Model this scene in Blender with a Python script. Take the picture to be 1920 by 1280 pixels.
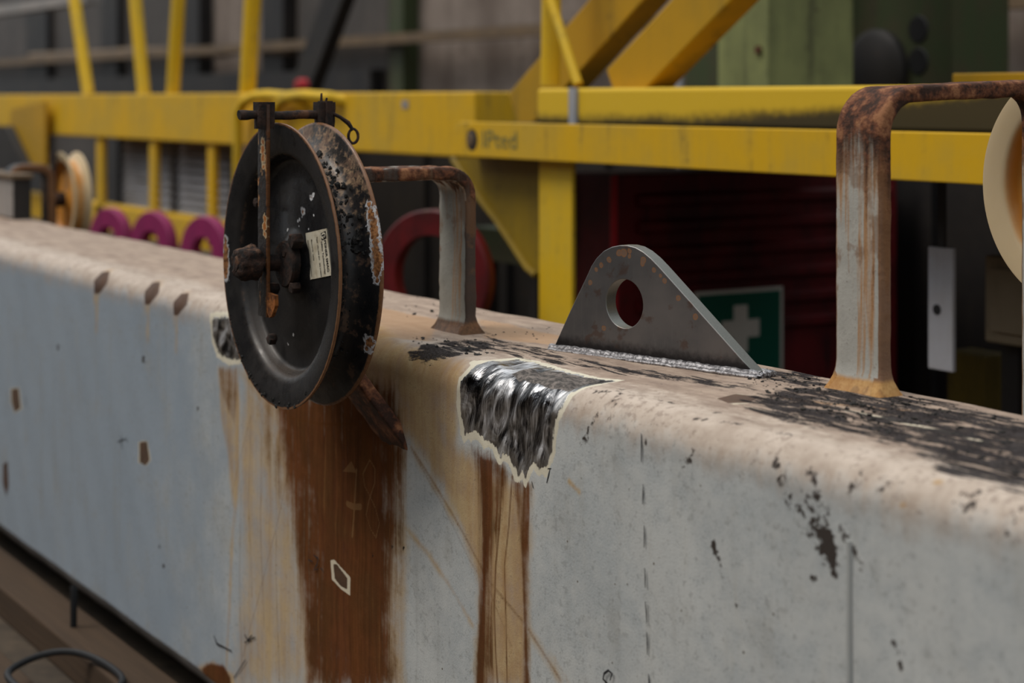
import bpy, bmesh, math, random
import numpy as np
from mathutils import Vector, Matrix, noise as mnoise

for o in list(bpy.data.objects):
    bpy.data.objects.remove(o, do_unlink=True)
scn = bpy.context.scene
COL = scn.collection
random.seed(7)
rng = np.random.RandomState(7)

# ------------------------------------------------------------------ camera
# X runs along the grey beam (towards the viewer's right), Y away, Z up.
# Shapes are written with z = 0 at the beam's top plate; ZT lifts them so that the ground is z = 0.
ZT = 0.98
FPX, HORIZ = 3400.0, 185.0          # focal length and horizon in pixels of a 1920 x 1280 frame
HCAM = 0.442
AV = math.atan2(2060.0, FPX)
CA, SA = math.cos(AV), math.sin(AV)
camd = bpy.data.cameras.new('camera')
cam = bpy.data.objects.new('camera', camd)
COL.objects.link(cam)
camd.sensor_width = 36.0
camd.lens = FPX * 36.0 / 1920.0
camd.shift_y = -(640.0 - HORIZ) / 1920.0
camd.clip_start, camd.clip_end = 0.05, 200
cam.location = (0, 0, HCAM + ZT)
cam.rotation_euler = (math.pi / 2, 0, math.pi / 2 - AV)
camd.dof.use_dof = True
camd.dof.focus_distance = 3.02
camd.dof.aperture_fstop = 3.0
scn.camera = cam

# ------------------------------------------------------------------ light: overcast daylight
scn.view_settings.view_transform = 'Standard'
scn.view_settings.look = 'None'
scn.view_settings.gamma = 1.0
scn.view_settings.use_curve_mapping = False
scn.view_settings.exposure = -0.22
world = bpy.data.worlds.new('overcast_sky')
scn.world = world
world.use_nodes = True
wn, wl = world.node_tree.nodes, world.node_tree.links
wn.clear()
w_out = wn.new('ShaderNodeOutputWorld')
w_bg = wn.new('ShaderNodeBackground')
w_tc = wn.new('ShaderNodeTexCoord')
w_sep = wn.new('ShaderNodeSeparateXYZ')
w_mr = wn.new('ShaderNodeMapRange')
w_mr.inputs['From Min'].default_value = 0.0
w_mr.inputs['From Max'].default_value = 1.0
w_mr.inputs['To Min'].default_value = 0.5      # CIE overcast: the zenith three times as bright as the horizon
w_mr.inputs['To Max'].default_value = 1.5
wl.new(w_tc.outputs['Generated'], w_sep.inputs[0])
wl.new(w_sep.outputs['Z'], w_mr.inputs['Value'])
w_bg.inputs['Color'].default_value = (0.93, 0.97, 1.0, 1)
wl.new(w_mr.outputs[0], w_bg.inputs['Strength'])
wl.new(w_bg.outputs[0], w_out.inputs['Surface'])

sund = bpy.data.lights.new('veiled_sun', 'SUN')
sund.energy = 1.9
sund.angle = math.radians(24)
sund.color = (1.0, 0.93, 0.84)
sun = bpy.data.objects.new('veiled_sun', sund)
COL.objects.link(sun)
_d = Vector((0.28, 0.54, -0.95)).normalized()     # direction the light travels
sun.rotation_euler = _d.to_track_quat('-Z', 'Y').to_euler()
sun.location = (-2, -4, 8)

# ------------------------------------------------------------------ pixel rays met with real planes
VV = np.array([-CA, SA, 0.0]); RR = np.array([SA, CA, 0.0])
CAMP = np.array([0.0, 0.0, HCAM])
def ray(px, py):
    return VV + RR * ((px - 960.0) / FPX) + np.array([0, 0, (HORIZ - py) / FPX])
def PY(px, py, Y): r = ray(px, py); return CAMP + r * (Y / r[1])
def PX(px, py, X): r = ray(px, py); return CAMP + r * (X / r[0])
def PZ(px, py, z): r = ray(px, py); return CAMP + r * ((z - HCAM) / r[2])

# ------------------------------------------------------------------ object helpers
AT = {}
def obj(name, mb, mat, parent=None, at=None, smooth=True, bevel=0.0, bseg=2, angle=35):
    """link one mesh object; coordinates are in the beam-top frame; `at` is its origin there"""
    me = mb if isinstance(mb, bpy.types.Mesh) else None
    if me is None:
        V = np.array([tuple(v) for v in mb.v], dtype=float)
        if at is None:
            at = AT[parent.name] if parent is not None else np.array([*(0.5 * (V.min(0) + V.max(0)))[:2], V[:, 2].min()])
        at = np.array(at, dtype=float)
        V = V - at
        me = bpy.data.meshes.new(name)
        me.from_pydata([tuple(v) for v in V], [], mb.f)
        bm = bmesh.new(); bm.from_mesh(me)
        bmesh.ops.recalc_face_normals(bm, faces=bm.faces)
        bm.to_mesh(me); bm.free()
    else:
        at = np.array(at if at is not None else (0, 0, 0), dtype=float)
    o = bpy.data.objects.new(name, me)
    COL.objects.link(o)
    AT[o.name] = at
    me.materials.append(mat.mat if hasattr(mat, 'mat') else mat)
    if parent is not None:
        o.parent = parent
        o.location = tuple(at - AT[parent.name])
    else:
        o.location = tuple(at + np.array([0, 0, ZT]))
    if smooth:
        me.polygons.foreach_set('use_smooth', [True] * len(me.polygons))
        try:
            me.set_sharp_from_angle(angle=math.radians(angle))
        except Exception:
            pass
    if bevel > 0:
        m = o.modifiers.new('edge', 'BEVEL')
        m.width = bevel; m.segments = bseg; m.limit_method = 'ANGLE'; m.angle_limit = math.radians(40)
    return o
def thing(name, label, cat, at, group=None):
    o = bpy.data.objects.new(name, None)
    COL.objects.link(o)
    o.empty_display_size = 0.05
    AT[o.name] = np.array(at, dtype=float)
    o.location = (at[0], at[1], at[2] + ZT)
    tag(o, label, cat, group)
    return o
def tag(o, label=None, cat=None, group=None, kind=None):
    if label: o['label'] = label
    if cat: o['category'] = cat
    if group: o['group'] = group
    if kind: o['kind'] = kind
    return o

class MB:
    def __init__(s): s.v = []; s.f = []
    def add(s, V, F):
        b = len(s.v)
        s.v += [tuple(p) for p in V]
        s.f += [tuple(b + i for i in f) for f in F]
        return s
    def box(s, lo, hi, M=None):
        x0, y0, z0 = lo; x1, y1, z1 = hi
        V = [(x0, y0, z0), (x1, y0, z0), (x1, y1, z0), (x0, y1, z0), (x0, y0, z1), (x1, y0, z1), (x1, y1, z1), (x0, y1, z1)]
        if M is not None: V = [tuple(M @ Vector(p)) for p in V]
        return s.add(V, [(0, 3, 2, 1), (4, 5, 6, 7), (0, 1, 5, 4), (1, 2, 6, 5), (2, 3, 7, 6), (3, 0, 4, 7)])
    def prism(s, P, a, b):
        """polygon P (3-D points) extruded from offset vector a to b"""
        n = len(P); P = [np.array(p, float) for p in P]; a = np.array(a, float); b = np.array(b, float)
        V = [p + a for p in P] + [p + b for p in P]
        F = [tuple(range(n)), tuple(range(2 * n - 1, n - 1, -1))]
        F += [(i, i + n, (i + 1) % n + n, (i + 1) % n) for i in range(n)]
        return s.add(V, F)
    def tube(s, path, r, n=12, caps=True):
        path = [np.array(p, float) for p in path]
        rs = r if hasattr(r, '__len__') else [r] * len(path)
        V = []; F = []
        up = None
        for i, p in enumerate(path):
            t = path[min(i + 1, len(path) - 1)] - path[max(i - 1, 0)]
            t /= np.linalg.norm(t)
            if up is None:
                up = np.array([0, 0, 1.0]) if abs(t[2]) < 0.9 else np.array([1.0, 0, 0])
            up = up - t * np.dot(up, t); up /= np.linalg.norm(up)
            sd = np.cross(t, up)
            for k in range(n):
                a = 2 * math.pi * k / n
                V.append(p + rs[i] * (math.cos(a) * up + math.sin(a) * sd))
        for i in range(len(path) - 1):
            for k in range(n):
                F.append((i * n + k, i * n + (k + 1) % n, (i + 1) * n + (k + 1) % n, (i + 1) * n + k))
        if caps:
            F.append(tuple(range(n - 1, -1, -1)))
            F.append(tuple((len(path) - 1) * n + k for k in range(n)))
        return s.add(V, F)
    def lathe(s, prof, c, n=96):
        """profile (radius, y) turned about the Y axis through c"""
        V = []; F = []; rows = []
        for (r, y) in prof:
            if r < 1e-6:
                rows.append([len(V)]); V.append((c[0], c[1] + y, c[2]))
            else:
                row = []
                for k in range(n):
                    a = 2 * math.pi * k / n
                    row.append(len(V)); V.append((c[0] + r * math.cos(a), c[1] + y, c[2] + r * math.sin(a)))
                rows.append(row)
        for A, B in zip(rows[:-1], rows[1:]):
            for k in range(n):
                k2 = (k + 1) % n
                if len(A) == 1: F.append((A[0], B[k], B[k2]))
                elif len(B) == 1: F.append((A[k], A[k2], B[0]))
                else: F.append((A[k], A[k2], B[k2], B[k]))
        return s.add(V, F)
    def lump(s, c, r, sq=(1, 1, 1), rough=0.25, sub=1, seed=0):
        bm = bmesh.new()
        bmesh.ops.create_icosphere(bm, subdivisions=sub, radius=1.0)
        V = []
        for v in bm.verts:
            q = v.co.copy()
            k = 1 + rough * mnoise.noise(q * 1.7 + Vector((seed * 3.1, seed * 1.7, 0)))
            V.append((c[0] + q.x * r * sq[0] * k, c[1] + q.y * r * sq[1] * k, c[2] + q.z * r * sq[2] * k))
        F = [tuple(v.index for v in f.verts) for f in bm.faces]
        bm.free()
        return s.add(V, F)
    def jitter(s, amp, scale, off=0.0):
        for i, p in enumerate(s.v):
            q = Vector(p) * scale + Vector((off, off, off))
            s.v[i] = (p[0] + amp * mnoise.noise(q), p[1] + amp * mnoise.noise(q + Vector((9, 0, 0))), p[2] + amp * mnoise.noise(q + Vector((0, 9, 0))))
        return s

def fillet(pts, rads, n=8):
    """2-D polyline with rounded corners"""
    out = [np.array(pts[0], float)]
    for i in range(1, len(pts) - 1):
        p0, p1, p2 = (np.array(pts[k], float) for k in (i - 1, i, i + 1))
        r = rads[i - 1]
        a = (p0 - p1) / np.linalg.norm(p0 - p1); b = (p2 - p1) / np.linalg.norm(p2 - p1)
        ang = math.acos(max(-1, min(1, float(np.dot(a, b)))))
        t = r / math.tan(ang / 2)
        s0, s1 = p1 + a * t, p1 + b * t
        c = p1 + (a + b) / np.linalg.norm(a + b) * (r / math.sin(ang / 2))
        a0 = math.atan2(*(s0 - c)[::-1]); a1 = math.atan2(*(s1 - c)[::-1])
        da = (a1 - a0 + math.pi) % (2 * math.pi) - math.pi
        for k in range(n + 1):
            out.append(c + r * np.array([math.cos(a0 + da * k / n), math.sin(a0 + da * k / n)]))
    out.append(np.array(pts[-1], float))
    return out
def resample(path, step):
    out = [path[0]]
    for a, b in zip(path[:-1], path[1:]):
        L = np.linalg.norm(b - a); k = max(1, int(round(L / step)))
        for i in range(1, k + 1): out.append(a + (b - a) * i / k)
    return out
def strap_mb(path2, xc, w, t, flare=(0, 0), rough=0.0012, seed=0.0, scale=None, skew=None):
    """flat bar swept along a (y, z) path; width w along X, thickness t; flare = weld flare length at either end"""
    pts = resample(path2, 0.012)
    L = [0]
    for a, b in zip(pts[:-1], pts[1:]): L.append(L[-1] + np.linalg.norm(b - a))
    rc = t * 0.28
    sec = []
    for (cx, cy, a0) in ((w / 2 - rc, t / 2 - rc, 0), (-w / 2 + rc, t / 2 - rc, 90), (-w / 2 + rc, -t / 2 + rc, 180), (w / 2 - rc, -t / 2 + rc, 270)):
        for k in range(4):
            a = math.radians(a0 + 30 * k)
            sec.append((cx + rc * math.cos(a), cy + rc * math.sin(a)))
    # extra points along the wide faces so that they can be uneven
    full = []
    for i, p in enumerate(sec):
        q = sec[(i + 1) % len(sec)]
        full.append(p)
        d = math.hypot(q[0] - p[0], q[1] - p[1])
        for k in range(1, int(d / 0.012)): full.append((p[0] + (q[0] - p[0]) * k / int(d / 0.012), p[1] + (q[1] - p[1]) * k / int(d / 0.012)))
    n = len(full); V = []; F = []
    for i, p in enumerate(pts):
        tg = pts[min(i + 1, len(pts) - 1)] - pts[max(i - 1, 0)]
        tg = tg / np.linalg.norm(tg)
        nr = np.array([-tg[1], tg[0]])
        g = 0.0
        if flare[0] and L[i] < flare[0]: g = max(g, (1 - L[i] / flare[0]) ** 2)
        if flare[1] and L[-1] - L[i] < flare[1]: g = max(g, (1 - (L[-1] - L[i]) / flare[1]) ** 2)
        k = scale(L[i] / L[-1]) if scale else 1.0
        for (a, b) in full:
            aa = a * k + math.copysign(g * 0.013, a) if abs(a) > w / 2 - 2 * rc else a * k * (1 + g * 0.013 / (w / 2))
            bb = b + math.copysign(g * 0.016, b) if abs(b) > 1e-4 else b
            q = Vector((a * 14, L[i] * 14, seed)); q2 = Vector((a * 45, L[i] * 45, seed + 5))
            dz = rough * (mnoise.noise(q) * 1.4 + mnoise.noise(q2))
            bb += math.copysign(dz, b)
            aa += rough * 0.8 * mnoise.noise(Vector((L[i] * 20, seed + (3 if a > 0 else 8), 0)))
            if skew: aa += skew(L[i] / L[-1])
            V.append((xc + aa, p[0] + nr[0] * bb, p[1] + nr[1] * bb))
    for i in range(len(pts) - 1):
        for k in range(n):
            F.append((i * n + k, i * n + (k + 1) % n, (i + 1) * n + (k + 1) % n, (i + 1) * n + k))
    F.append(tuple(range(n - 1, -1, -1))); F.append(tuple((len(pts) - 1) * n + k for k in range(n)))
    m = MB(); m.add(V, F)
    return m

def text_mesh(txt, size, O, right, up, lift, bold=False):
    """lettering as a flat mesh: text x -> right, text y -> up, raised by lift along the normal"""
    cu = bpy.data.curves.new('lettering_curve', 'FONT')
    cu.body = txt; cu.size = size
    cu.resolution_u = 3
    if bold: cu.offset = size * 0.018
    ob = bpy.data.objects.new('lettering_tmp', cu)
    COL.objects.link(ob)
    bpy.context.view_layer.update()
    me = bpy.data.meshes.new_from_object(ob.evaluated_get(bpy.context.evaluated_depsgraph_get()))
    bpy.data.objects.remove(ob, do_unlink=True)
    right = np.array(right, float); up = np.array(up, float)
    nrm = np.cross(right, up); nrm /= np.linalg.norm(nrm)
    m = MB()
    V = [np.array(O, float) + right * v.co.x + up * v.co.y + nrm * lift for v in me.vertices]
    m.add(V, [tuple(p.vertices) for p in me.polygons])
    bpy.data.meshes.remove(me)
    return m

# ------------------------------------------------------------------ node helpers
def L3(r, g, b):
    f = lambda c: (c / 255 / 12.92) if c / 255 <= 0.04045 else ((c / 255 + 0.055) / 1.055) ** 2.4
    return (f(r), f(g), f(b), 1.0)
class S:
    def __init__(s, m, k): s.m = m; s.k = k
    def _m(s, op, o, rev=False): return s.m.math(op, o, s) if rev else s.m.math(op, s, o)
    def __add__(s, o): return s._m('ADD', o)
    __radd__ = __add__
    def __sub__(s, o): return s._m('SUBTRACT', o)
    def __rsub__(s, o): return s._m('SUBTRACT', o, True)
    def __mul__(s, o): return s._m('MULTIPLY', o)
    __rmul__ = __mul__
    def __truediv__(s, o): return s._m('DIVIDE', o)
class Mat:
    def __init__(s, name, rough=0.5, metal=0.0):
        s.mat = bpy.data.materials.new(name)
        s.mat.use_nodes = True
        s.nt = s.mat.node_tree; s.nt.nodes.clear()
        s.out = s.nt.nodes.new('ShaderNodeOutputMaterial')
        s.b = s.nt.nodes.new('ShaderNodeBsdfPrincipled')
        s.nt.links.new(s.b.outputs[0], s.out.inputs['Surface'])
        s.b.inputs['Roughness'].default_value = rough
        s.b.inputs['Metallic'].default_value = metal
        s.b.inputs['Specular IOR Level'].default_value = 0.32
        s._tc = None
    def put(s, inp, v):
        if isinstance(v, S): s.nt.links.new(v.k, inp)
        else:
            if hasattr(v, '__len__') and len(v) == 3 and inp.type == 'RGBA': v = (*v, 1)
            inp.default_value = v
    def node(s, t): return s.nt.nodes.new(t)
    def math(s, op, a, b=0.0, clamp=False):
        n = s.node('ShaderNodeMath'); n.operation = op; n.use_clamp = clamp
        s.put(n.inputs[0], a); s.put(n.inputs[1], b)
        return S(s, n.outputs[0])
    def co(s):
        if s._tc is None: s._tc = s.node('ShaderNodeTexCoord')
        return S(s, s._tc.outputs['Object'])
    def sep(s, v):
        n = s.node('ShaderNodeSeparateXYZ'); s.put(n.inputs[0], v)
        return [S(s, n.outputs[i]) for i in range(3)]
    def comb(s, x, y, z=0.0):
        n = s.node('ShaderNodeCombineXYZ')
        for i, v in enumerate((x, y, z)): s.put(n.inputs[i], v)
        return S(s, n.outputs[0])
    def vmul(s, v, k):
        n = s.node('ShaderNodeVectorMath'); n.operation = 'MULTIPLY'
        s.put(n.inputs[0], v); n.inputs[1].default_value = k
        return S(s, n.outputs[0])
    def vdist(s, v, p):
        n = s.node('ShaderNodeVectorMath'); n.operation = 'DISTANCE'
        s.put(n.inputs[0], v); n.inputs[1].default_value = p
        return S(s, n.outputs['Value'])
    def vadd(s, v, w):
        n = s.node('ShaderNodeVectorMath'); n.operation = 'ADD'
        s.put(n.inputs[0], v); s.put(n.inputs[1], w)
        return S(s, n.outputs[0])
    def noise(s, v, scale, detail=4.0, rough=0.55, dist=0.0, color=False):
        n = s.node('ShaderNodeTexNoise')
        s.put(n.inputs['Vector'], v)
        n.inputs['Scale'].default_value = scale; n.inputs['Detail'].default_value = detail
        n.inputs['Roughness'].default_value = rough; n.inputs['Distortion'].default_value = dist
        return S(s, n.outputs['Color' if color else 0])
    def voro(s, v, scale, feature='F1'):
        n = s.node('ShaderNodeTexVoronoi'); n.feature = feature
        s.put(n.inputs['Vector'], v); n.inputs['Scale'].default_value = scale
        return S(s, n.outputs['Distance'])
    def sm(s, x, a, b):
        n = s.node('ShaderNodeMapRange'); n.interpolation_type = 'SMOOTHSTEP'
        s.put(n.inputs['Value'], x)
        lo, hi = min(a, b), max(a, b)
        n.inputs['From Min'].default_value = lo; n.inputs['From Max'].default_value = hi
        if b < a:
            n.inputs['To Min'].default_value = 1.0; n.inputs['To Max'].default_value = 0.0
        return S(s, n.outputs[0])
    def mix(s, f, a, b):
        n = s.node('ShaderNodeMix'); n.data_type = 'RGBA'
        s.put(n.inputs[0], f); s.put(n.inputs[6], a); s.put(n.inputs[7], b)
        return S(s, n.outputs[2])
    def fmix(s, f, a, b):
        n = s.node('ShaderNodeMix'); n.data_type = 'FLOAT'
        s.put(n.inputs[0], f); s.put(n.inputs[2], a); s.put(n.inputs[3], b)
        return S(s, n.outputs[0])
    def attr(s, name):
        n = s.node('ShaderNodeAttribute'); n.attribute_name = name
        return S(s, n.outputs['Fac'])
    def up(s):
        n = s.node('ShaderNodeNewGeometry')
        return s.sep(S(s, n.outputs['Normal']))[2]
    def pointy(s):
        n = s.node('ShaderNodeNewGeometry')
        return S(s, n.outputs['Pointiness'])
    def color(s, v): s.put(s.b.inputs['Base Color'], v); return s
    def rough(s, v): s.put(s.b.inputs['Roughness'], v); return s
    def metal(s, v): s.put(s.b.inputs['Metallic'], v); return s
    def bump(s, h, strength=0.3, dist=0.002):
        n = s.node('ShaderNodeBump'); n.inputs['Strength'].default_value = strength
        n.inputs['Distance'].default_value = dist
        s.put(n.inputs['Height'], h)
        s.nt.links.new(n.outputs[0], s.b.inputs['Normal'])
        return s
    def spots(s, pts, v, warp=None):
        """signed distance to the nearest of several round spots (x, y, z, r), negative inside"""
        r = None
        for (x, y, z, rad) in pts:
            d = s.vdist(v, (x, y, z)) - rad
            r = d if r is None else s.math('MINIMUM', r, d)
        return r if warp is None else r + warp

# ================================================================== materials
def rusty(name, dark=(0.035, 0.018, 0.011), mid=(0.13, 0.05, 0.02), light=(0.30, 0.14, 0.06), sc=1.0, bump=0.6, rough=0.85):
    m = Mat(name)
    c = m.co()
    a = m.noise(c, 60 * sc, 8, 0.65); b = m.noise(c, 16 * sc, 5, 0.6)
    k = m.mix(m.sm(a, 0.38, 0.62), dark, mid)
    k = m.mix(m.sm(b + (a - 0.5) * 0.5, 0.55, 0.72), k, light)
    m.color(k).rough(rough).bump(a + m.noise(c, 220 * sc, 4, 0.6) * 0.4, bump, 0.004)
    return m
M = {}
M['rust'] = rusty('flaking_rust')
M['rust_black'] = rusty('black_rusty_iron', (0.012, 0.009, 0.008), (0.035, 0.018, 0.012), (0.10, 0.045, 0.022))
M['grease'] = rusty('caked_grease', (0.006, 0.006, 0.006), (0.014, 0.012, 0.01), (0.05, 0.04, 0.03), 2.0, 0.9, 0.6)

def strap_paint(name, z_lo, z_hi, base=(0.43, 0.42, 0.38), rust_k=0.0, ed=((0.12, 0.05, 0.022), (0.25, 0.12, 0.05)), bottom=None, wc=((0.36, 0.17, 0.05), (0.52, 0.31, 0.12))):
    """grey paint on a flat bar, rusted through towards the bend and along the edges"""
    m = Mat(name)
    c = m.co(); x, y, z = m.sep(c)
    cx = lambda v, k=2.0: (v - 0.5) * k + 0.5
    st = cx(m.noise(m.vmul(c, (90, 50, 5)), 1.0, 6, 0.6))
    st2 = cx(m.noise(m.vmul(c, (42, 42, 2.2)), 1.0, 5, 0.58))
    n = cx(m.noise(c, 30, 7, 0.65), 1.6); f = m.noise(c, 160, 5, 0.6)
    paint = m.mix(n, base, tuple(k * 0.74 for k in base))
    paint = m.mix(m.sm(f, 0.58, 0.72) * 0.5, paint, (0.12, 0.09, 0.06))
    och = m.mix(f, (0.30, 0.13, 0.035), (0.42, 0.22, 0.08))
    rs = m.mix(m.sm(n + (f - 0.5) * 0.4, 0.35, 0.62), (0.035, 0.016, 0.010), (0.15, 0.055, 0.026))
    rs = m.mix(m.sm(n, 0.56, 0.70), rs, (0.27, 0.12, 0.055))
    top = m.sm(z + (st2 - 0.5) * 0.13 + (n - 0.5) * 0.05, z_lo, z_hi)
    hz = m.sm(z, 0.0, 0.4) * 0.32 - 0.10
    strk = m.sm(st * 0.4 + st2 * 0.6 + hz + rust_k, 0.56, 0.80)
    k = m.mix(strk * 0.85, paint, och)
    k = m.mix(m.sm(st2 + (f - 0.5) * 0.3 + hz + rust_k, 0.80, 1.0) * 0.9, k, (0.13, 0.05, 0.02))
    edge = m.sm(m.attr('edge') + (n - 0.5) * 0.6, 0.35, 0.6)
    k = m.mix(edge * 0.9, k, m.mix(n, *ed))
    weld = m.sm(m.attr('foot') + (n - 0.5) * 0.12, 0.42, 0.62)
    k = m.mix(weld, k, m.mix(m.sm(f * 0.5 + n * 0.5, 0.3, 0.75), wc[0], wc[1]))
    k = m.mix(m.sm(m.noise(c, 11, 4, 0.6) + (st2 - 0.5) * 0.12 + hz * 0.25, 0.56, 0.62) * 0.55, k, (0.17, 0.085, 0.04))
    k = m.mix(top, k, rs)
    if bottom is not None:
        k = m.mix(m.sm(z + (n - 0.5) * 0.04, bottom + 0.02, bottom - 0.02), k, rs)
    m.color(k).rough(m.fmix(m.math('MAXIMUM', top, edge), 0.5, 0.9)).bump(n * top * 1.5 + n * edge * 0.6 + f * 0.25, 0.7, 0.004)
    return m
M['strap_r'] = strap_paint('rust_run_grey_paint', 0.30, 0.39, rust_k=0.03)
M['strap_l'] = strap_paint('scraped_grey_paint', 0.27, 0.31, base=(0.34, 0.335, 0.30), rust_k=0.0, ed=((0.018, 0.010, 0.007), (0.07, 0.03, 0.015)), bottom=-0.02, wc=((0.06, 0.035, 0.02), (0.20, 0.10, 0.05)))
M['strap_far'] = strap_paint('dark_strap_paint', 0.9, 1.2, base=(0.02, 0.022, 0.026), rust_k=-0.1)

def steel_lug():
    m = Mat('bare_mill_steel', 0.42, 0.75)
    c = m.co(); x, y, z = m.sep(c)
    n = m.noise(c, 9, 5, 0.6); f = m.noise(c, 90, 6, 0.6); sc = m.noise(m.vmul(c, (300, 300, 18)), 1, 3, 0.6)
    k = m.mix(m.sm(n, 0.3, 0.7), (0.15, 0.146, 0.148), (0.21, 0.192, 0.184))
    k = m.mix(m.sm(sc, 0.55, 0.75) * 0.4, k, (0.22, 0.21, 0.205))
    k = m.mix(m.sm(m.noise(c, 22, 4, 0.6) + (f - 0.5) * 0.3, 0.57, 0.68) * 0.55, k, (0.13, 0.065, 0.04))
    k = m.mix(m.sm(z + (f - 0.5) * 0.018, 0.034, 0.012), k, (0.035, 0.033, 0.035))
    # ring-shaped rust blooms near the upper edge
    sp = m.spots(LUG_SPOTS, c, (f - 0.5) * 0.006)
    k = m.mix(m.sm(sp, 0.002, -0.002) * 0.7, k, (0.16, 0.075, 0.03))
    k = m.mix(m.sm(m.math('ABSOLUTE', sp), 0.0016, 0.0003) * 0.7, k, (0.26, 0.11, 0.035))
    m.metal(0.75 - m.sm(sp, 0.002, -0.001) * 0.7)
    m.color(k).rough(m.fmix(n, 0.36, 0.55)).bump(f * 0.4 + sc * 0.3, 0.25, 0.001)
    return m
M['lug_cut'] = (lambda m: m.color(m.mix(m.noise(m.vmul(m.co(), (40, 600, 600)), 1, 3), (0.13, 0.137, 0.125), (0.24, 0.245, 0.225))).rough(0.38))(Mat('flame_cut_edge', 0.4, 0.8))
def weld_mat():
    m = Mat('fresh_weld', 0.32, 0.9)
    c = m.co(); f = m.noise(c, 180, 5, 0.6)
    m.color(m.mix(m.sm(f, 0.35, 0.65), (0.12, 0.115, 0.12), (0.40, 0.39, 0.40))).rough(m.fmix(f, 0.32, 0.6)).bump(f, 0.5, 0.002)
    return m
M['weld'] = weld_mat()

def sheave_black():
    m = Mat('chipped_black_paint', 0.3)
    c = m.co(); x, y, z = m.sep(c)
    n = m.noise(c, 14, 6, 0.6); f = m.noise(c, 120, 6, 0.62); w = (m.noise(c, 70, 5, 0.65) - 0.5)
    k = m.mix(m.sm(n, 0.35, 0.7), (0.009, 0.0095, 0.011), (0.018, 0.0165, 0.016))
    # brown dust lying on upward-facing surfaces
    dust = m.sm(m.up() + (f - 0.5) * 0.6, 0.1, 0.8)
    k = m.mix(dust * 0.5, k, (0.085, 0.062, 0.045))
    r = m.math('SQRT', x * x + z * z)
    rim = m.sm(r + w * 0.006, 0.2508, 0.2535)
    k = m.mix(rim, k, m.mix(f, (0.09, 0.035, 0.015), (0.24, 0.12, 0.055)))
    # chips down to primer, then rust
    sp = m.spots(SHEAVE_CHIPS, c, w * 0.03)
    k = m.mix(m.sm(sp, 0.0035, 0.001), k, (0.42, 0.42, 0.43))
    k = m.mix(m.sm(sp, -0.001, -0.0035), k, m.mix(m.sm(f, 0.35, 0.65), (0.09, 0.035, 0.015), (0.36, 0.17, 0.07)))
    fl = m.spots(PAINT_FLECKS, c, w * 0.008)
    k = m.mix(m.sm(fl, 0.0006, -0.0004), k, (0.62, 0.62, 0.63))
    grv = m.sm(y, 0.010, 0.014) * m.sm(y, 0.080, 0.074) * m.sm(r, 0.196, 0.1995)
    up2 = m.sm(z + w * 0.25, 0.07, 0.15)
    k = m.mix(grv * up2 * m.sm(n + w, 0.42, 0.6), k, m.mix(m.sm(f, 0.4, 0.6), (0.10, 0.06, 0.04), (0.26, 0.17, 0.10)))
    k = m.mix(grv * m.sm(n + w * 0.6, 0.56, 0.66) * 0.6, k, (0.12, 0.07, 0.045))
    m.color(k).rough(m.fmix(m.sm(n + w * 0.5, 0.3, 0.7), 0.20, 0.5)).bump(f * 0.5 + m.sm(sp, 0.004, -0.002) * -1.0, 0.35, 0.0015)
    return m

def nylon(name):
    m = Mat(name, 0.42)
    c = m.co(); x, y, z = m.sep(c)
    n = m.noise(c, 9, 5, 0.55)
    k = m.mix(n, (0.52, 0.40, 0.235), (0.60, 0.48, 0.31))
    k = m.mix(m.sm(m.noise(m.vmul(c, (8, 8, 3)), 1, 4) , 0.55, 0.75) * 0.5, k, (0.50, 0.33, 0.14))
    r = m.math('SQRT', x * x + z * z)
    k = m.mix(m.sm(r + (n - 0.5) * 0.015, 0.162, 0.150), k, (0.55, 0.24, 0.04))
    m.color(k).rough(0.4)
    m.b.inputs['Subsurface Weight'].default_value = 0.15
    m.b.inputs['Subsurface Radius'].default_value = (0.01, 0.006, 0.003)
    return m
M['nylon'] = nylon('yellowed_nylon')

def painted(name, a, b, chip=(0.06, 0.035, 0.02), grime=(0.03, 0.026, 0.02), gamt=0.45, rough=0.5, sc=1.0, vert=True):
    """weathered paint: two tones, vertical grime runs, small chips"""
    m = Mat(name)
    c = m.co()
    n = m.noise(c, 3.2 * sc, 5, 0.6)
    st = m.noise(m.vmul(c, (14 * sc, 14 * sc, 1.6 * sc) if vert else (1.6, 12, 12)), 1.0, 6, 0.62)
    f = m.noise(c, 34 * sc, 6, 0.65)
    k = m.mix(m.sm(n + (st - 0.5) * 0.6, 0.35, 0.68), a, b)
    k = m.mix(m.sm(st + (f - 0.5) * 0.35, 0.56, 0.76) * gamt, k, grime)
    k = m.mix(m.sm(f + (n - 0.5) * 0.3, 0.66, 0.72) * 0.8, k, chip)
    m.color(k).rough(m.fmix(f, rough - 0.08, rough + 0.18)).bump(f, 0.12, 0.002)
    return m
M['yellow'] = painted('yellow_paint', (0.66, 0.41, 0.008), (0.60, 0.40, 0.03))
M['yellow_dusty'] = painted('dusty_yellow_paint', (0.64, 0.37, 0.006), (0.54, 0.34, 0.03), gamt=0.5)
M['yellow_shade'] = painted('shaded_yellow_paint', (0.25, 0.16, 0.006), (0.20, 0.13, 0.008), gamt=0.4)  # yellow with the gusset's shade put into the colour
M['yellow_dim'] = painted('dimmed_yellow_paint', (0.10, 0.068, 0.004), (0.06, 0.042, 0.004), gamt=0.6)  # darker yellow: the dim light on the floor stand is in the colour
M['yellow_orange'] = painted('amber_yellow_paint', (0.46, 0.25, 0.006), (0.38, 0.22, 0.012), gamt=0.3)
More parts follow.
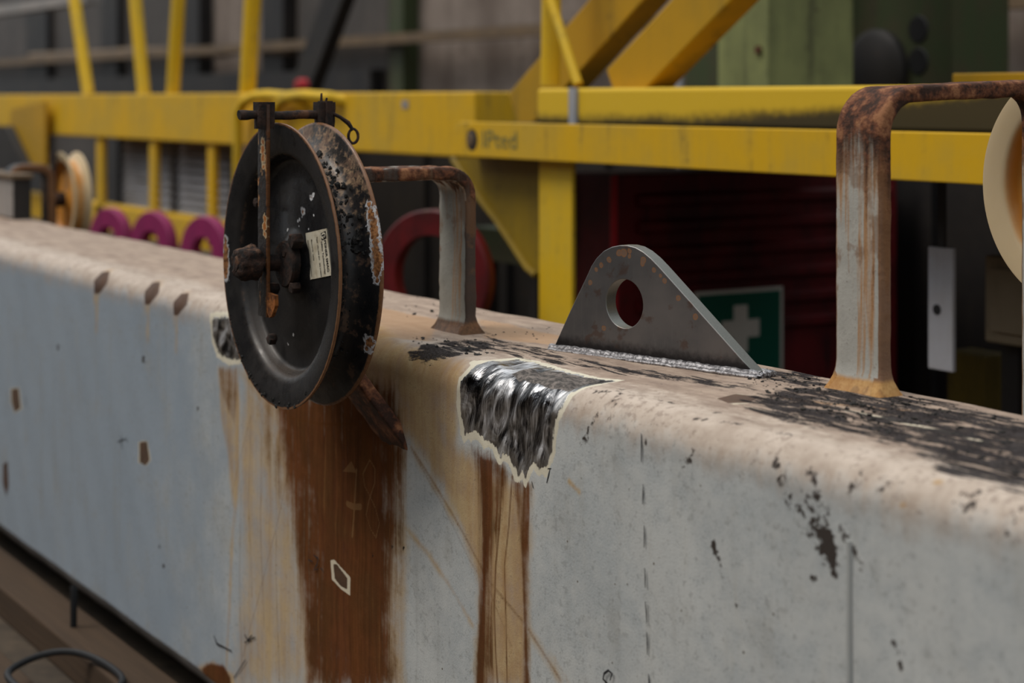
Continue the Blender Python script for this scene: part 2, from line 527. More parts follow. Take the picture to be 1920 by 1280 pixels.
def yellow_sooty():
    m = Mat('soot_run_yellow_paint')
    c = m.co(); x, y, z = m.sep(c)
    n = m.noise(m.vmul(c, (2.2, 2.2, 9)), 1.0, 6, 0.6); f = m.noise(c, 40, 6, 0.65)
    k = m.mix(f, (0.62, 0.40, 0.01), (0.66, 0.43, 0.03))
    # grease that has crept up from the ledge, thicker towards the right-hand end
    h = z + (n - 0.5) * 0.06 + (f - 0.5) * 0.03 - m.sm(x, -0.7, 1.5) * 0.11
    k = m.mix(m.sm(h, 0.045, 0.0) * 0.96, k, (0.028, 0.022, 0.012))
    m.color(k).rough(0.55)
    return m
M['yellow_sooty'] = yellow_sooty()
M['red'] = painted('shaded_red_paint', (0.12, 0.005, 0.007), (0.05, 0.003, 0.004), gamt=0.8, grime=(0.008, 0.003, 0.003))  # red darkened in the colour for the shade under the rail
M['red_bright'] = painted('red_paint', (0.42, 0.015, 0.022), (0.32, 0.012, 0.015), gamt=0.2)
M['green'] = painted('pale_green_machine_paint', (0.24, 0.26, 0.10), (0.17, 0.185, 0.075), chip=(0.05, 0.03, 0.015), gamt=0.5)
M['green_dark'] = painted('dark_green_paint', (0.04, 0.055, 0.022), (0.055, 0.05, 0.025), gamt=0.6)
M['magenta'] = painted('magenta_paint', (0.26, 0.02, 0.10), (0.20, 0.018, 0.085), gamt=0.2)
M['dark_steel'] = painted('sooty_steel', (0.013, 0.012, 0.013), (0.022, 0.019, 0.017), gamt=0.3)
M['grey_steel'] = painted('grey_steel_paint', (0.23, 0.22, 0.21), (0.30, 0.27, 0.25), gamt=0.3)
M['pale_steel'] = painted('pale_pipe_paint', (0.30, 0.31, 0.34), (0.36, 0.36, 0.38), gamt=0.2)
M['sheet'] = painted('galvanised_sheet', (0.25, 0.25, 0.27), (0.19, 0.18, 0.18), gamt=0.5, vert=False)
M['brown'] = painted('brown_dirty_pipe', (0.15, 0.10, 0.055), (0.11, 0.075, 0.045), gamt=0.4)
M['tan'] = painted('tan_cabinet_paint', (0.26, 0.21, 0.14), (0.20, 0.16, 0.10), gamt=0.5)
M['white_plate'] = painted('white_plate_paint', (0.36, 0.36, 0.39), (0.30, 0.28, 0.27), gamt=0.3)
M['wood'] = (lambda m: m.color(m.mix(m.noise(m.vmul(m.co(), (2, 40, 40)), 1, 6, 0.6), (0.028, 0.017, 0.010), (0.085, 0.05, 0.026))).rough(0.85).bump(m.noise(m.vmul(m.co(), (4, 90, 90)), 1, 5), 0.5, 0.004))(Mat('oily_timber'))
M['rubber'] = Mat('black_rubber', 0.55).color((0.012, 0.012, 0.013))
M['sign_green'] = Mat('sign_green', 0.4).color((0.004, 0.085, 0.055))
M['sign_white'] = (lambda m: m.color(m.mix(m.noise(m.co(), 18, 5), (0.62, 0.60, 0.54), (0.48, 0.46, 0.42))))(Mat('sign_white', 0.45))
M['label'] = (lambda m: m.color(m.mix(m.sm(m.noise(m.co(), 60, 5), 0.45, 0.75), (0.62, 0.57, 0.45), (0.45, 0.39, 0.28))))(Mat('aged_label', 0.45))
M['ink'] = Mat('black_print', 0.6).color((0.014, 0.013, 0.013))
M['faded_ink'] = Mat('faded_green_print', 0.6).color((0.16, 0.16, 0.06))
M['pen'] = Mat('marker_ink', 0.6).color((0.02, 0.02, 0.022))
def wall_mat():
    m = Mat('sooty_plaster', 0.9)
    c = m.co()
    n = m.noise(c, 0.9, 6, 0.6); st = m.noise(m.vmul(c, (2.4, 2.4, 0.5)), 1, 6, 0.6); f = m.noise(c, 9, 5, 0.6)
    k = m.mix(m.sm(n + (st - 0.5), 0.25, 0.75), (0.13, 0.10, 0.082), (0.27, 0.222, 0.19))
    k = m.mix(m.sm(st + (f - 0.5) * 0.4, 0.55, 0.7) * 0.6, k, (0.09, 0.065, 0.05))
    m.color(k).bump(f, 0.3, 0.01)
    return m
M['wall'] = wall_mat()
def floor_mat():
    m = Mat('oily_concrete', 0.85)
    c = m.co()
    n = m.noise(c, 1.4, 7, 0.65); f = m.noise(c, 20, 6, 0.6)
    m.color(m.mix(m.sm(n + (f - 0.5) * 0.4, 0.35, 0.7), (0.035, 0.026, 0.018), (0.085, 0.06, 0.038))).bump(f, 0.4, 0.006)
    return m
M['floor'] = floor_mat()
M['cladding'] = painted('sooty_brown_cladding', (0.045, 0.038, 0.034), (0.07, 0.058, 0.05), gamt=0.6, sc=0.4)

def beam_paint():
    m = Mat('stained_grey_beam_paint')
    c = m.co(); x, y, z = m.sep(c)
    s = m.attr('s')
    p = m.comb(x, s, 0.0)
    n1 = m.noise(p, 3.0, 5, 0.6)
    cx = lambda v, k=2.2: (v - 0.5) * k + 0.5
    n2 = cx(m.noise(p, 26, 5, 0.68), 1.7)
    n3 = cx(m.noise(p, 8, 4, 0.62), 2.0)
    fine = m.noise(p, 240, 3, 0.6)
    xw = x + (n3 - 0.5) * 0.012 + (n2 - 0.5) * 0.003
    st = cx(m.noise(m.comb(xw * 30, s * 1.2), 1.0, 4, 0.6))
    st2 = cx(m.noise(m.comb(xw * 85, s * 2.4), 1.0, 4, 0.64))
    along = cx(m.noise(m.comb(x * 5.5, s * 34), 1.0, 5, 0.62, 0.3))
    # --- paint on the side
    k = m.mix(m.sm(n1 + (n2 - 0.5) * 0.4, 0.3, 0.7), (0.42, 0.445, 0.45), (0.53, 0.54, 0.525))
    k = m.mix(m.sm(x + (n3 - 0.5) * 0.5, -3.2, -4.2) * 0.85, k, (0.245, 0.305, 0.375))  # sky tint and dimming put into the colour towards the far end
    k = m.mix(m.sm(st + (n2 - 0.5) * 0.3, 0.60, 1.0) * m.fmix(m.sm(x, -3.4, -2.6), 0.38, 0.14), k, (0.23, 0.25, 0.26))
    k = m.mix(m.sm(m.noise(m.comb(x * 16, s * 2.2), 1.0, 5, 0.6), 0.58, 0.74) * 0.22, k, (0.36, 0.31, 0.22))
    k = m.mix(m.sm(m.voro(p, 30), 0.075, 0.045) * m.sm(n2, 0.50, 0.58), k, (0.10, 0.075, 0.05))
    k = m.mix(m.sm(fine, 0.54, 0.70) * 0.4, k, (0.56, 0.56, 0.54))
    k = m.mix(m.sm(fine + (n2 - 0.5) * 0.2, 0.44, 0.28) * 0.4, k, (0.18, 0.175, 0.165))
    k = m.mix(m.sm(s + (st - 0.5) * 0.03 + (n2 - 0.5) * 0.02, 0.795, 0.83) * 0.85, k, (0.05, 0.038, 0.028))
    k = m.mix(m.sm(m.noise(p, 75, 3, 0.6) + (n3 - 0.5) * 0.16, 0.56, 0.68) * 0.35, k, (0.20, 0.20, 0.195))
    k = m.mix(m.sm(n3 + (st - 0.5) * 0.5, 0.55, 1.0) * 0.25, k, (0.30, 0.285, 0.25))
    # --- beige dust and brown dirt on the shoulder and the top plate
    d_ = s + (n2 - 0.5) * 0.035 + (n3 - 0.5) * 0.035 + (st - 0.5) * 0.03
    tan = m.sm(d_, 0.030, -0.040)
    tcol = m.mix(m.sm(n2 * 0.6 + n3 * 0.4 + (along - 0.5) * 0.2, 0.2, 0.75), (0.37, 0.285, 0.22), (0.53, 0.435, 0.355))
    gr = m.noise(p, 75, 4, 0.66)
    tcol = m.mix(m.sm(gr + (n3 - 0.5) * 0.22 + (fine - 0.5) * 0.25, 0.53, 0.66) * 0.65, tcol, (0.22, 0.155, 0.115))
    tcol = m.mix(m.sm(n2 + (fine - 0.5) * 0.9, 0.80, 1.05) * 0.6, tcol, (0.20, 0.145, 0.105))
    k = m.mix(tan * 0.93, k, tcol)
    brown = m.sm(s + (n2 - 0.5) * 0.05 + (n3 - 0.5) * 0.06 + (along - 0.5) * 0.05, -0.075, -0.17)
    bcol = m.mix(m.sm(along * 0.4 + n2 * 0.4 + n3 * 0.2, 0.25, 0.75), (0.21, 0.145, 0.11), (0.40, 0.30, 0.225))
    k = m.mix(brown * 0.85, k, bcol)
    k = m.mix(m.sm(m.noise(m.comb(x * 40, s * 130), 1.0, 5, 0.6), 0.62, 0.68) * brown * 0.8, k, (0.06, 0.045, 0.038))
    k = m.mix(m.sm(m.attr('ledge') + (n2 - 0.5) * 0.5, 0.4, 0.7) * 0.7, k, (0.40, 0.235, 0.12))
    # --- ochre wash, then dark rust runs
    och = m.attr('ochre')
    om = m.sm(och + ((st - 0.5) * 0.32 + (n2 - 0.5) * 0.30 + (n3 - 0.5) * 0.42) * m.sm(och, 0.0, 0.2), 0.18, 1.0)
    ocol = m.mix(m.sm(n2 * 0.5 + n3 * 0.5 + (st2 - 0.5) * 0.15, 0.25, 0.75), (0.36, 0.195, 0.065), (0.50, 0.355, 0.18))
    ocol = m.mix(m.sm(fine + (n2 - 0.5) * 0.5, 0.60, 0.78) * 0.5, ocol, (0.15, 0.075, 0.03))
    k = m.mix(om * 0.9, k, ocol)
    rst = m.attr('rust')
    rm = m.sm(rst + ((st2 - 0.5) * 0.42 + (st - 0.5) * 0.42 + (n2 - 0.5) * 0.35 + (n3 - 0.5) * 0.5) * m.sm(rst, 0.0, 0.2), 0.20, 0.92)
    rcol = m.mix(m.sm(st2 * 0.5 + st * 0.3 + n2 * 0.2, 0.2, 0.8), (0.075, 0.023, 0.008), (0.165, 0.054, 0.017))
    rcol = m.mix(m.sm(st2 + (n3 - 0.5) * 0.8 + (n2 - 0.5) * 0.3, 0.82, 1.1) * 0.6, rcol, (0.25, 0.115, 0.038))
    rcol = m.mix(m.sm(n2 + (st - 0.5) * 0.3, 0.62, 0.9) * 0.4, rcol, (0.19, 0.068, 0.026))
    rcol = m.mix(m.sm(n3 * 0.6 + st * 0.4, 0.25, 0.8) * 0.55, rcol, (0.052, 0.026, 0.010))
    k = m.mix(rm * 0.96, k, rcol)
    rn = m.attr('run')
    thin = m.sm(rn + (n2 - 0.5) * 0.35 * m.sm(rn, 0.0, 0.2), 0.15, 0.9)
    k = m.mix(thin * 0.85, k, (0.115, 0.045, 0.014))
    # --- scuffs, chips, primer rings
    pale = m.sm(m.attr('pale') + (n2 - 0.5) * 0.3, 0.40, 0.60)
    k = m.mix(pale * 0.95, k, (0.62, 0.55, 0.42))
    k = m.mix(m.sm(m.attr('brown') + (n2 - 0.5) * 0.35, 0.38, 0.62) * 0.95, k, m.mix(n2, (0.035, 0.020, 0.013), (0.095, 0.042, 0.022)))
    scf = m.attr('scuff')
    scm = m.sm(scf + ((gr - 0.5) * 3.2 + (n2 - 0.5) * 0.4) * m.sm(scf, 0.0, 0.25), 0.32, 0.75)
    k = m.mix(scm * 0.96, k, (0.032, 0.022, 0.017))
    ghost = m.sm(m.attr('ghost') + (n2 - 0.5) * 0.35, 0.42, 0.62)
    k = m.mix(ghost * 0.5, k, (0.27, 0.15, 0.065))
    # --- black soot on the top plate
    so = m.attr('soot')
    sn = m.noise(m.comb(x * 11, s * 48), 1.0, 5, 0.66, 0.5)
    som = m.sm(so + ((sn - 0.5) * 3.6 + (n2 - 0.5) * 0.7 + (fine - 0.5) * 0.8) * m.sm(so, 0.0, 0.3), 0.30, 0.72)
    k = m.mix(som * 0.96, k, m.mix(m.sm(fine + (n2 - 0.5) * 0.4, 0.35, 0.7), (0.012, 0.0115, 0.013), (0.05, 0.046, 0.048)))
    # --- ground-bright metal, with a ragged rim of cream primer
    jag = (m.noise(m.comb(x * 110, s * 26), 1.0, 4, 0.6) - 0.5) * 0.014 + (n2 - 0.5) * 0.006
    sd = m.attr('ground')
    k = m.mix(m.sm(sd + jag, 0.0015, 0.0), k, (0.62, 0.57, 0.45))
    mt = m.sm(sd + jag * 1.4 + 0.0105, 0.001, -0.001)
    g1 = cx(m.noise(m.comb(x * 19, s * 10 + x * 7), 1.0, 4, 0.6, 1.4), 2.0)
    br = m.noise(m.comb(x * 420 + s * 60, s * 30), 1.0, 3, 0.6)
    mcol = m.mix(m.sm(g1 + (br - 0.5) * 0.8, 0.30, 0.85), (0.03, 0.03, 0.034), (0.85, 0.85, 0.87))
    mcol = m.mix(m.sm(sd + jag + 0.026 + (g1 - 0.5) * 0.03, -0.004, 0.006) * 0.6, mcol, (0.66, 0.65, 0.63))
    grit = m.sm(m.attr('grit') + (n2 - 0.5) * 0.4, 0.4, 0.6)
    mcol = m.mix(grit, mcol, m.mix(m.sm(gr + (fine - 0.5) * 0.5, 0.4, 0.65), (0.055, 0.048, 0.043), (0.20, 0.17, 0.15)))
    k = m.mix(mt, k, mcol)
    m.color(k)
    m.metal(mt * (1.0 - grit * 0.8))
    m.put(m.b.inputs['Specular IOR Level'], (1.0 - m.math('MAXIMUM', rm, m.math('MAXIMUM', som, om))) * 0.32)
    base_r = m.fmix(m.sm(s, 0.02, -0.05), 0.42, 0.72)
    base_r = m.fmix(m.math('MAXIMUM', rm, som), base_r, 0.82)
    m.rough(m.fmix(mt * (1.0 - grit), base_r, m.fmix(m.sm(g1 + (br - 0.5) * 0.6, 0.25, 0.9), 0.10, 0.55)))
    peel = m.noise(p, 420, 2, 0.5)
    h = n2 * 0.30 + fine * 0.22 + peel * 0.16 + som * sn * 2.2 + rm * st2 * 0.4 - mt * 0.7 + mt * (g1 * 2.2 + br * 0.5) + scm * 0.3
    m.bump(h, 0.55, 0.0022)
    return m
M['beam'] = beam_paint()

# ================================================================== ground and walls
def struct(name, mb, mat, at=None, smooth=False, bevel=0.0):
    o = obj(name, mb, mat, None, at, smooth, bevel)
    o['kind'] = 'structure'
    return o
FLOOR = -ZT
struct('wall_sky_blocker', MB().box((-30, -6.4, FLOOR), (14, -6.0, 4.4)), M['wall'])  # unseen wall added behind the camera to block low sky
struct('floor', MB().box((-40, -8, FLOOR - 0.2), (14, 16, FLOOR)), M['floor'])

# ================================================================== the grey box beam
YF, YB, ZB, RC = 1.505, 1.936, -0.881, 0.050
prof = []        # (y, z, s)
def arc(cy, cz, r, a0, a1, n):
    return [(cy + r * math.cos(math.radians(a0 + (a1 - a0) * i / n)), cz + r * math.sin(math.radians(a0 + (a1 - a0) * i / n))) for i in range(n + 1)]
zs = np.linspace(ZB + RC, -RC, 225)
for zz in zs[:-1]: prof.append((YF, zz, -zz - RC))
for i, (yy, zz) in enumerate(arc(YF + RC, -RC, RC, 180, 90, 14)): prof.append((yy, zz, -RC * math.pi / 2 * i / 14))
RB = 0.014
ys = np.linspace(YF + RC, YB - RB, 96)
for yy in ys[1:]: prof.append((yy, 0.0, -RC * math.pi / 2 - (yy - YF - RC)))
sl = prof[-1][2]
for i, (yy, zz) in enumerate(arc(YB - RB, -RB, RB, 90, 0, 5)[1:]): prof.append((yy, zz, sl - 0.004 * (i + 1)))
for zz in np.linspace(-RB, ZB + RC, 12)[1:]: prof.append((YB, zz, sl - 0.03 - 0.1 * (-zz)))
for (yy, zz) in arc(YB - RC, ZB + RC, RC, 0, -90, 6)[1:]: prof.append((yy, zz, sl - 0.2))
for (yy, zz) in arc(YF + RC, ZB + RC, RC, -90, -180, 6)[:-1]: prof.append((yy, zz, 0.9))
prof = np.array(prof)
gx = np.concatenate([np.arange(-9.5, -5.8, 0.06), np.arange(-5.8, -0.95, 0.0036), np.arange(-0.95, 0.9, 0.05)])
nx, npf = len(gx), len(prof)
GX, GS = gx, prof[:, 2]
order_front = GS

def px2xs(px, py):
    q = PY(px, py, YF)
    if q[2] <= -RC: return (q[0], -q[2] - RC)
    q = PZ(px, py, 0.0)
    if q[1] >= YF + RC: return (q[0], -RC * math.pi / 2 - (q[1] - YF - RC))
    r = ray(px, py)                                   # the rounded shoulder
    cy, cz = YF + RC, -RC
    a = r[1] ** 2 + r[2] ** 2
    b = 2 * (r[1] * (0 - cy) + r[2] * (HCAM - cz))
    cc = cy ** 2 + (HCAM - cz) ** 2 - RC ** 2
    disc = max(0.0, b * b - 4 * a * cc)
    t = (-b - math.sqrt(disc)) / (2 * a)
    q = CAMP + r * t
    ang = math.atan2(q[2] - cz, cy - q[1])            # 0 on the side, pi/2 on top
    return (q[0], -RC * max(0.0, min(math.pi / 2, ang)))
def dens(P, n=6, close=True):
    out = []
    Q = P + [P[0]] if close else P
    for a, b in zip(Q[:-1], Q[1:]):
        for i in range(n): out.append((a[0] + (b[0] - a[0]) * i / n, a[1] + (b[1] - a[1]) * i / n))
    if not close: out.append(P[-1])
    return np.array([px2xs(*p) for p in out])
paintmask = (GS > -0.62) & (GS < 0.85)
CH = {k: np.zeros((nx, npf)) for k in ('rust', 'ochre', 'soot', 'scuff', 'pale', 'run', 'grit', 'ledge', 'ghost', 'brown')}
CH['ground'] = np.full((nx, npf), 0.2)
def sub(Q, pad):
    i = np.where((GX > Q[:, 0].min() - pad) & (GX < Q[:, 0].max() + pad))[0]
    j = np.where((GS > Q[:, 1].min() - pad) & (GS < Q[:, 1].max() + pad))[0]
    return np.ix_(i, j), GX[i][:, None], GS[j][None, :]
def segdist(Q, X, Sg, close):
    A = Q; B = np.roll(Q, -1, 0) if close else Q[1:]
    if not close: A = Q[:-1]
    best = np.full(np.broadcast(X, Sg).shape, 9.0)
    for (ax, as_), (bx, bs) in zip(A, B):
        dx, ds = bx - ax, bs - as_
        L2 = dx * dx + ds * ds + 1e-12
        t = np.clip(((X - ax) * dx + (Sg - as_) * ds) / L2, 0, 1)
        best = np.minimum(best, np.hypot(X - ax - t * dx, Sg - as_ - t * ds))
    return best
def poly_sd(P, pad=0.15, n=5):
    Q = dens(P, n)
    ix, X, Sg = sub(Q, pad)
    d = segdist(Q, X, Sg, True)
    ins = np.zeros(d.shape, bool)
    for (ax, as_), (bx, bs) in zip(Q, np.roll(Q, -1, 0)):
        c = ((as_ > Sg) != (bs > Sg)) & (X < (bx - ax) * (Sg - as_) / (bs - as_ + 1e-12) + ax)
        ins ^= c
    return ix, np.where(ins, -d, d)
def paint(ch, P, amp=1.0, soft=0.02, n=5):
    ix, d = poly_sd(P, soft * 1.5 + 0.01, n)
    v = np.clip(0.5 - d / (2 * soft), 0, 1); v = v * v * (3 - 2 * v) * amp
    CH[ch][ix] = np.maximum(CH[ch][ix], v)
def stroke(ch, P, w=0.006, amp=1.0, soft=None, n=6):
    soft = max(soft or w, 0.0042)
    w = max(w, 0.0035)
    Q = dens(P, n, close=False)
    ix, X, Sg = sub(Q, w + soft * 2 + 0.01)
    d = segdist(Q, X, Sg, False) - w / 2
    v = np.clip(0.5 - d / (2 * soft), 0, 1); v = v * v * (3 - 2 * v) * amp
    CH[ch][ix] = np.maximum(CH[ch][ix], v)
def ground(P):
    ix, d = poly_sd(P, 0.12, 3)
    CH['ground'][ix] = np.minimum(CH['ground'][ix], d)

# the two ground patches (outline of the primer rim)
ground([(875, 694), (884, 684), (881, 678), (905, 677), (970, 671), (1010, 676), (1060, 692), (1120, 706), (1170, 712), (1132, 720), (1100, 728),
        (1075, 742), (1062, 764), (1050, 790), (1046, 815), (1044, 850), (1036, 868), (1026, 900), (1020, 888), (1008, 892), (1002, 880), (994, 894), (986, 912),
        (979, 896), (969, 908), (962, 884), (953, 866), (946, 862), (937, 872), (929, 856), (923, 842), (915, 838), (908, 842), (899, 828), (890, 820),
        (882, 828), (876, 822), (868, 830), (862, 812), (858, 780), (855, 740), (859, 708)])
ground([(394, 588), (420, 584), (470, 596), (470, 672), (448, 682), (428, 684), (408, 668), (399, 640)])
paint('grit', [(955, 694), (1000, 688), (1060, 697), (1125, 711), (1090, 722), (1068, 732), (1020, 722), (970, 708)], 1.0, 0.012)
# main rust field below the pulley
paint('rust', [(505, 690), (600, 690), (690, 720), (758, 838), (750, 960), (742, 1080), (738, 1180), (742, 1300), (575, 1300), (562, 1130), (550, 1000), (532, 880)], 0.95, 0.055)
paint('ochre', [(440, 690), (600, 680), (700, 720), (764, 838), (760, 1000), (752, 1300), (560, 1300), (545, 1000), (500, 800)], 0.85, 0.05)
paint('rust', [(560, 760), (740, 840), (735, 1000), (715, 1300), (620, 1300), (590, 1040)], 1.15, 0.06)
paint('ochre', [(455, 700), (520, 730), (560, 900), (585, 1300), (430, 1300), (455, 1050), (440, 850)], 0.72, 0.07)
paint('ochre', [(408, 684), (446, 684), (452, 760), (450, 900), (440, 1000), (425, 860), (412, 780)], 0.75, 0.02)
paint('rust', [(410, 684), (445, 684), (446, 740), (440, 800), (428, 770), (414, 740)], 0.55, 0.014)
stroke('ochre', [(438, 700), (442, 800), (440, 930), (432, 1080), (424, 1280)], 0.012, 0.9, 0.02)
paint('ochre', [(735, 840), (760, 840), (770, 1000), (760, 1300), (725, 1300)], 0.6, 0.03)
# warm wash round the strap's lower end and shoulder
paint('ochre', [(690, 590), (760, 640), (880, 672), (862, 740), (860, 830), (900, 862), (960, 890), (1000, 905), (1000, 1000), (992, 1300), (890, 1300), (895, 1100), (850, 960), (775, 838), (720, 790), (650, 740)], 0.88, 0.035)
paint('ochre', [(560, 600), (700, 600), (720, 760), (560, 740)], 0.85, 0.04)
paint('rust', [(640, 700), (745, 716), (755, 800), (762, 838), (690, 800)], 0.75, 0.03)
# rust runs under the ground patch
paint('rust', [(880, 832), (912, 842), (948, 868), (958, 890), (940, 960), (925, 1060), (930, 1300), (890, 1300), (896, 1120), (898, 1000), (890, 900)], 0.62, 0.018)
paint('rust', [(895, 850), (925, 862), (922, 960), (918, 1070), (912, 1150), (908, 1300), (893, 1300), (900, 1120), (903, 1000)], 1.1, 0.016)
paint('rust', [(958, 885), (1000, 905), (998, 960), (992, 1080), (990, 1180), (994, 1300), (980, 1300), (982, 1150), (975, 1000)], 0.75, 0.014)
stroke('run', [(943, 880), (938, 960), (930, 1060), (928, 1140), (930, 1220), (934, 1300)], 0.005, 1.0, 0.004)
stroke('run', [(962, 890), (955, 985), (946, 1060), (950, 1160), (952, 1300)], 0.004, 1.0, 0.004)
stroke('run', [(985, 905), (982, 1020), (984, 1150), (990, 1300)], 0.007, 1.0, 0.006)
stroke('run', [(770, 838), (812, 905), (860, 985), (915, 1085), (985, 1170), (1050, 1275)], 0.005, 0.75, 0.007)
stroke('run', [(772, 845), (830, 950), (880, 1050), (920, 1110), (960, 1210)], 0.004, 0.65, 0.006)
stroke('ochre', [(770, 838), (812, 905), (860, 985), (915, 1085), (985, 1170), (1050, 1275)], 0.02, 0.85, 0.026)
stroke('ochre', [(752, 980), (800, 1035), (850, 1110), (886, 1172)], 0.010, 0.95, 0.016)
stroke('ochre', [(985, 1170), (1040, 1235), (1075, 1300)], 0.008, 0.7, 0.02)
stroke('ochre', [(1070, 902), (1088, 922)], 0.008, 1.0, 0.008)
for xx, y0, y1 in ((700, 860, 1300), (715, 840, 1300), (728, 850, 1240), (744, 850, 1110), (640, 800, 1060), (585, 830, 1300), (470, 780, 1120), (452, 900, 1290), (520, 820, 1290), (492, 760, 1180)):
    stroke('run', [(xx, y0), (xx - 3, (y0 + y1) / 2), (xx + 2, y1)], 0.003, 0.75, 0.004)
stroke('run', [(560, 790), (530, 940), (500, 1060), (455, 1230)], 0.003, 0.7, 0.005)
stroke('run', [(470, 780), (440, 900), (424, 980)], 0.003, 0.6, 0.005)
paint('rust', [(462, 700), (560, 720), (562, 1010), (520, 960), (490, 850)], 0.46, 0.05)
stroke('run', [(545, 782), (600, 795), (670, 795)], 0.004, 0.9, 0.006)
# rag-wiped marks in the rust: arrow, figure eight, the little primer lozenge
stroke('ghost', [(668, 880), (663, 960), (660, 1005)], 0.006, 1.0, 0.006)
paint('ghost', [(640, 884), (658, 864), (668, 886)], 1.0, 0.006)
stroke('ghost', [(650, 944), (662, 950), (676, 950)], 0.012, 1.0, 0.006)
stroke('ghost', [(692, 862), (680, 888), (684, 912), (694, 930), (704, 952), (712, 980), (706, 1008), (696, 992), (687, 965), (692, 938), (702, 905), (702, 878), (692, 862)], 0.004, 0.95, 0.005)
paint('pale', [(619, 1050), (627, 1049), (658, 1082), (658, 1116), (640, 1104), (622, 1086)], 1.0, 0.003)
paint('brown', [(625, 1058), (632, 1058), (652, 1084), (652, 1104), (640, 1098), (628, 1084)], 1.4, 0.003)
# brown chips with pale rims
def chip(P, rim=1.0):
    if rim:
        cx = sum(p[0] for p in P) / len(P); cy = sum(p[1] for p in P) / len(P)
        paint('pale', [(cx + (p[0] - cx) * 1.35, cy + (p[1] - cy) * 1.18) for p in P], 0.62 * rim, 0.006)
    paint('brown', P, 1.3, 0.006)
chip([(22, 730), (34, 728), (38, 765), (28, 772), (23, 755)])
chip([(261, 830), (275, 828), (280, 862), (272, 872), (261, 866)])
chip([(7, 870), (15, 865), (17, 910), (12, 930), (6, 905)], 0)
for (cx, cy) in ((189, 528), (284, 548), (337, 568)):
    paint('brown', [(cx - 12, cy + 22), (cx - 12, cy - 2), (cx + 2, cy - 18), (cx + 16, cy - 20), (cx + 12, cy + 2), (cx - 4, cy + 22)], 1.1, 0.016)
    stroke('ochre', [(cx + 14, cy - 22), (cx - 10, cy + 30)], 0.04, 0.62, 0.03)
    stroke('ochre', [(cx - 6, cy + 22), (cx - 8, cy + 90)], 0.015, 0.8, 0.02)
paint('rust', [(376, 1300), (372, 1262), (390, 1244), (420, 1246), (432, 1270), (434, 1300)], 1.3, 0.014)
paint('ochre', [(366, 1300), (366, 1250), (400, 1236), (440, 1260), (444, 1300)], 0.8, 0.014)
for (cx, cy, r) in ((735, 1025, 5), (308, 1062, 5), (300, 1022, 4), (756, 1030, 4), (1180, 918, 3), (1132, 1000, 4), (1270, 950, 3), (700, 1040, 4), (372, 765, 4), (268, 673, 6), (110, 650, 5)):
    paint('scuff', [(cx - r * .5, cy - r), (cx + r * .5, cy - r), (cx + r * .4, cy + r), (cx - r * .4, cy + r)], 0.8, 0.004)
# the big brown scrape on the right, and smaller ones
paint('scuff', [(1500, 930), (1530, 950), (1545, 985), (1560, 1010), (1568, 1060), (1560, 1078), (1548, 1055), (1528, 1015), (1505, 985), (1520, 965)], 0.85, 0.020)
paint('scuff', [(1536, 985), (1556, 1000), (1566, 1040), (1562, 1072), (1548, 1040), (1538, 1010)], 1.8, 0.012)
stroke('scuff', [(1455, 868), (1468, 905), (1482, 945), (1508, 962)], 0.014, 0.62, 0.010)
stroke('scuff', [(1520, 888), (1530, 925), (1545, 960)], 0.014, 0.62, 0.010)
paint('scuff', [(1330, 1012), (1340, 1012), (1348, 1035), (1338, 1040)], 0.95, 0.006)
stroke('scuff', [(1345, 1040), (1356, 1085), (1375, 1120), (1382, 1140)], 0.006, 0.6, 0.006)
stroke('scuff', [(1574, 990), (1598, 1028), (1612, 1070)], 0.008, 0.72, 0.007)
stroke('scuff', [(1674, 1205), (1686, 1250)], 0.008, 0.7, 0.006)
paint('scuff', [(1518, 1078), (1530, 1078), (1530, 1090), (1518, 1090)], 0.9, 0.005)
stroke('scuff', [(1838, 920), (1812, 950)], 0.014, 0.62, 0.010)
stroke('scuff', [(1616, 880), (1592, 912)], 0.010, 0.6, 0.008)
paint('ochre', [(1684, 938), (1700, 938), (1700, 954), (1684, 954)], 0.9, 0.006)
paint('ochre', [(1748, 896), (1768, 896), (1768, 908), (1748, 908)], 0.8, 0.006)
for (cx, cy, r) in ((1100, 820, 7), (1113, 790, 8), (1150, 770, 5), (1215, 815, 9), (1160, 742, 5), (1290, 862, 7), (1400, 880, 8), (1660, 900, 7), (1900, 980, 10), (1795, 940, 7)):
    stroke('scuff', [(cx + r, cy - 2 * r), (cx - r, cy + 2 * r)], 0.010, 0.5, 0.010)
for (x0, y0, x1, y1) in ((1353, 790, 1388, 793), (1392, 785, 1410, 786), (1298, 783, 1322, 786), (1338, 774, 1350, 773), (1240, 752, 1262, 756), (1460, 812, 1490, 818), (1120, 735, 1140, 737)):
    stroke('scuff', [(x0, y0), ((x0 + x1) / 2, (y0 + y1) / 2 - 1), (x1, y1)], 0.006, 0.85, 0.008)
# soot on the top plate, right and round the left strap's foot
paint('soot', [(1395, 752), (1440, 735), (1530, 718), (1600, 728), (1760, 752), (1935, 792), (2250, 850), (2230, 1010), (1935, 930), (1850, 905), (1770, 878), (1715, 848), (1640, 822), (1560, 808), (1480, 790), (1420, 772)], 0.74, 0.030)
paint('soot', [(1680, 800), (1935, 800), (2120, 860), (2080, 965), (1935, 925), (1780, 880), (1730, 850)], 0.88, 0.04)
paint('soot', [(1440, 690), (1540, 700), (1560, 730), (1470, 722), (1436, 712)], 0.75, 0.02)
paint('soot', [(768, 660), (800, 645), (880, 635), (930, 640), (915, 655), (850, 668), (800, 682), (772, 680)], 0.86, 0.018)
paint('soot', [(900, 620), (960, 640), (1040, 655), (1100, 690), (1000, 680), (930, 662)], 0.5, 0.02)
paint('soot', [(1040, 665), (1200, 690), (1420, 722), (1420, 735), (1200, 705), (1040, 680)], 0.55, 0.02)
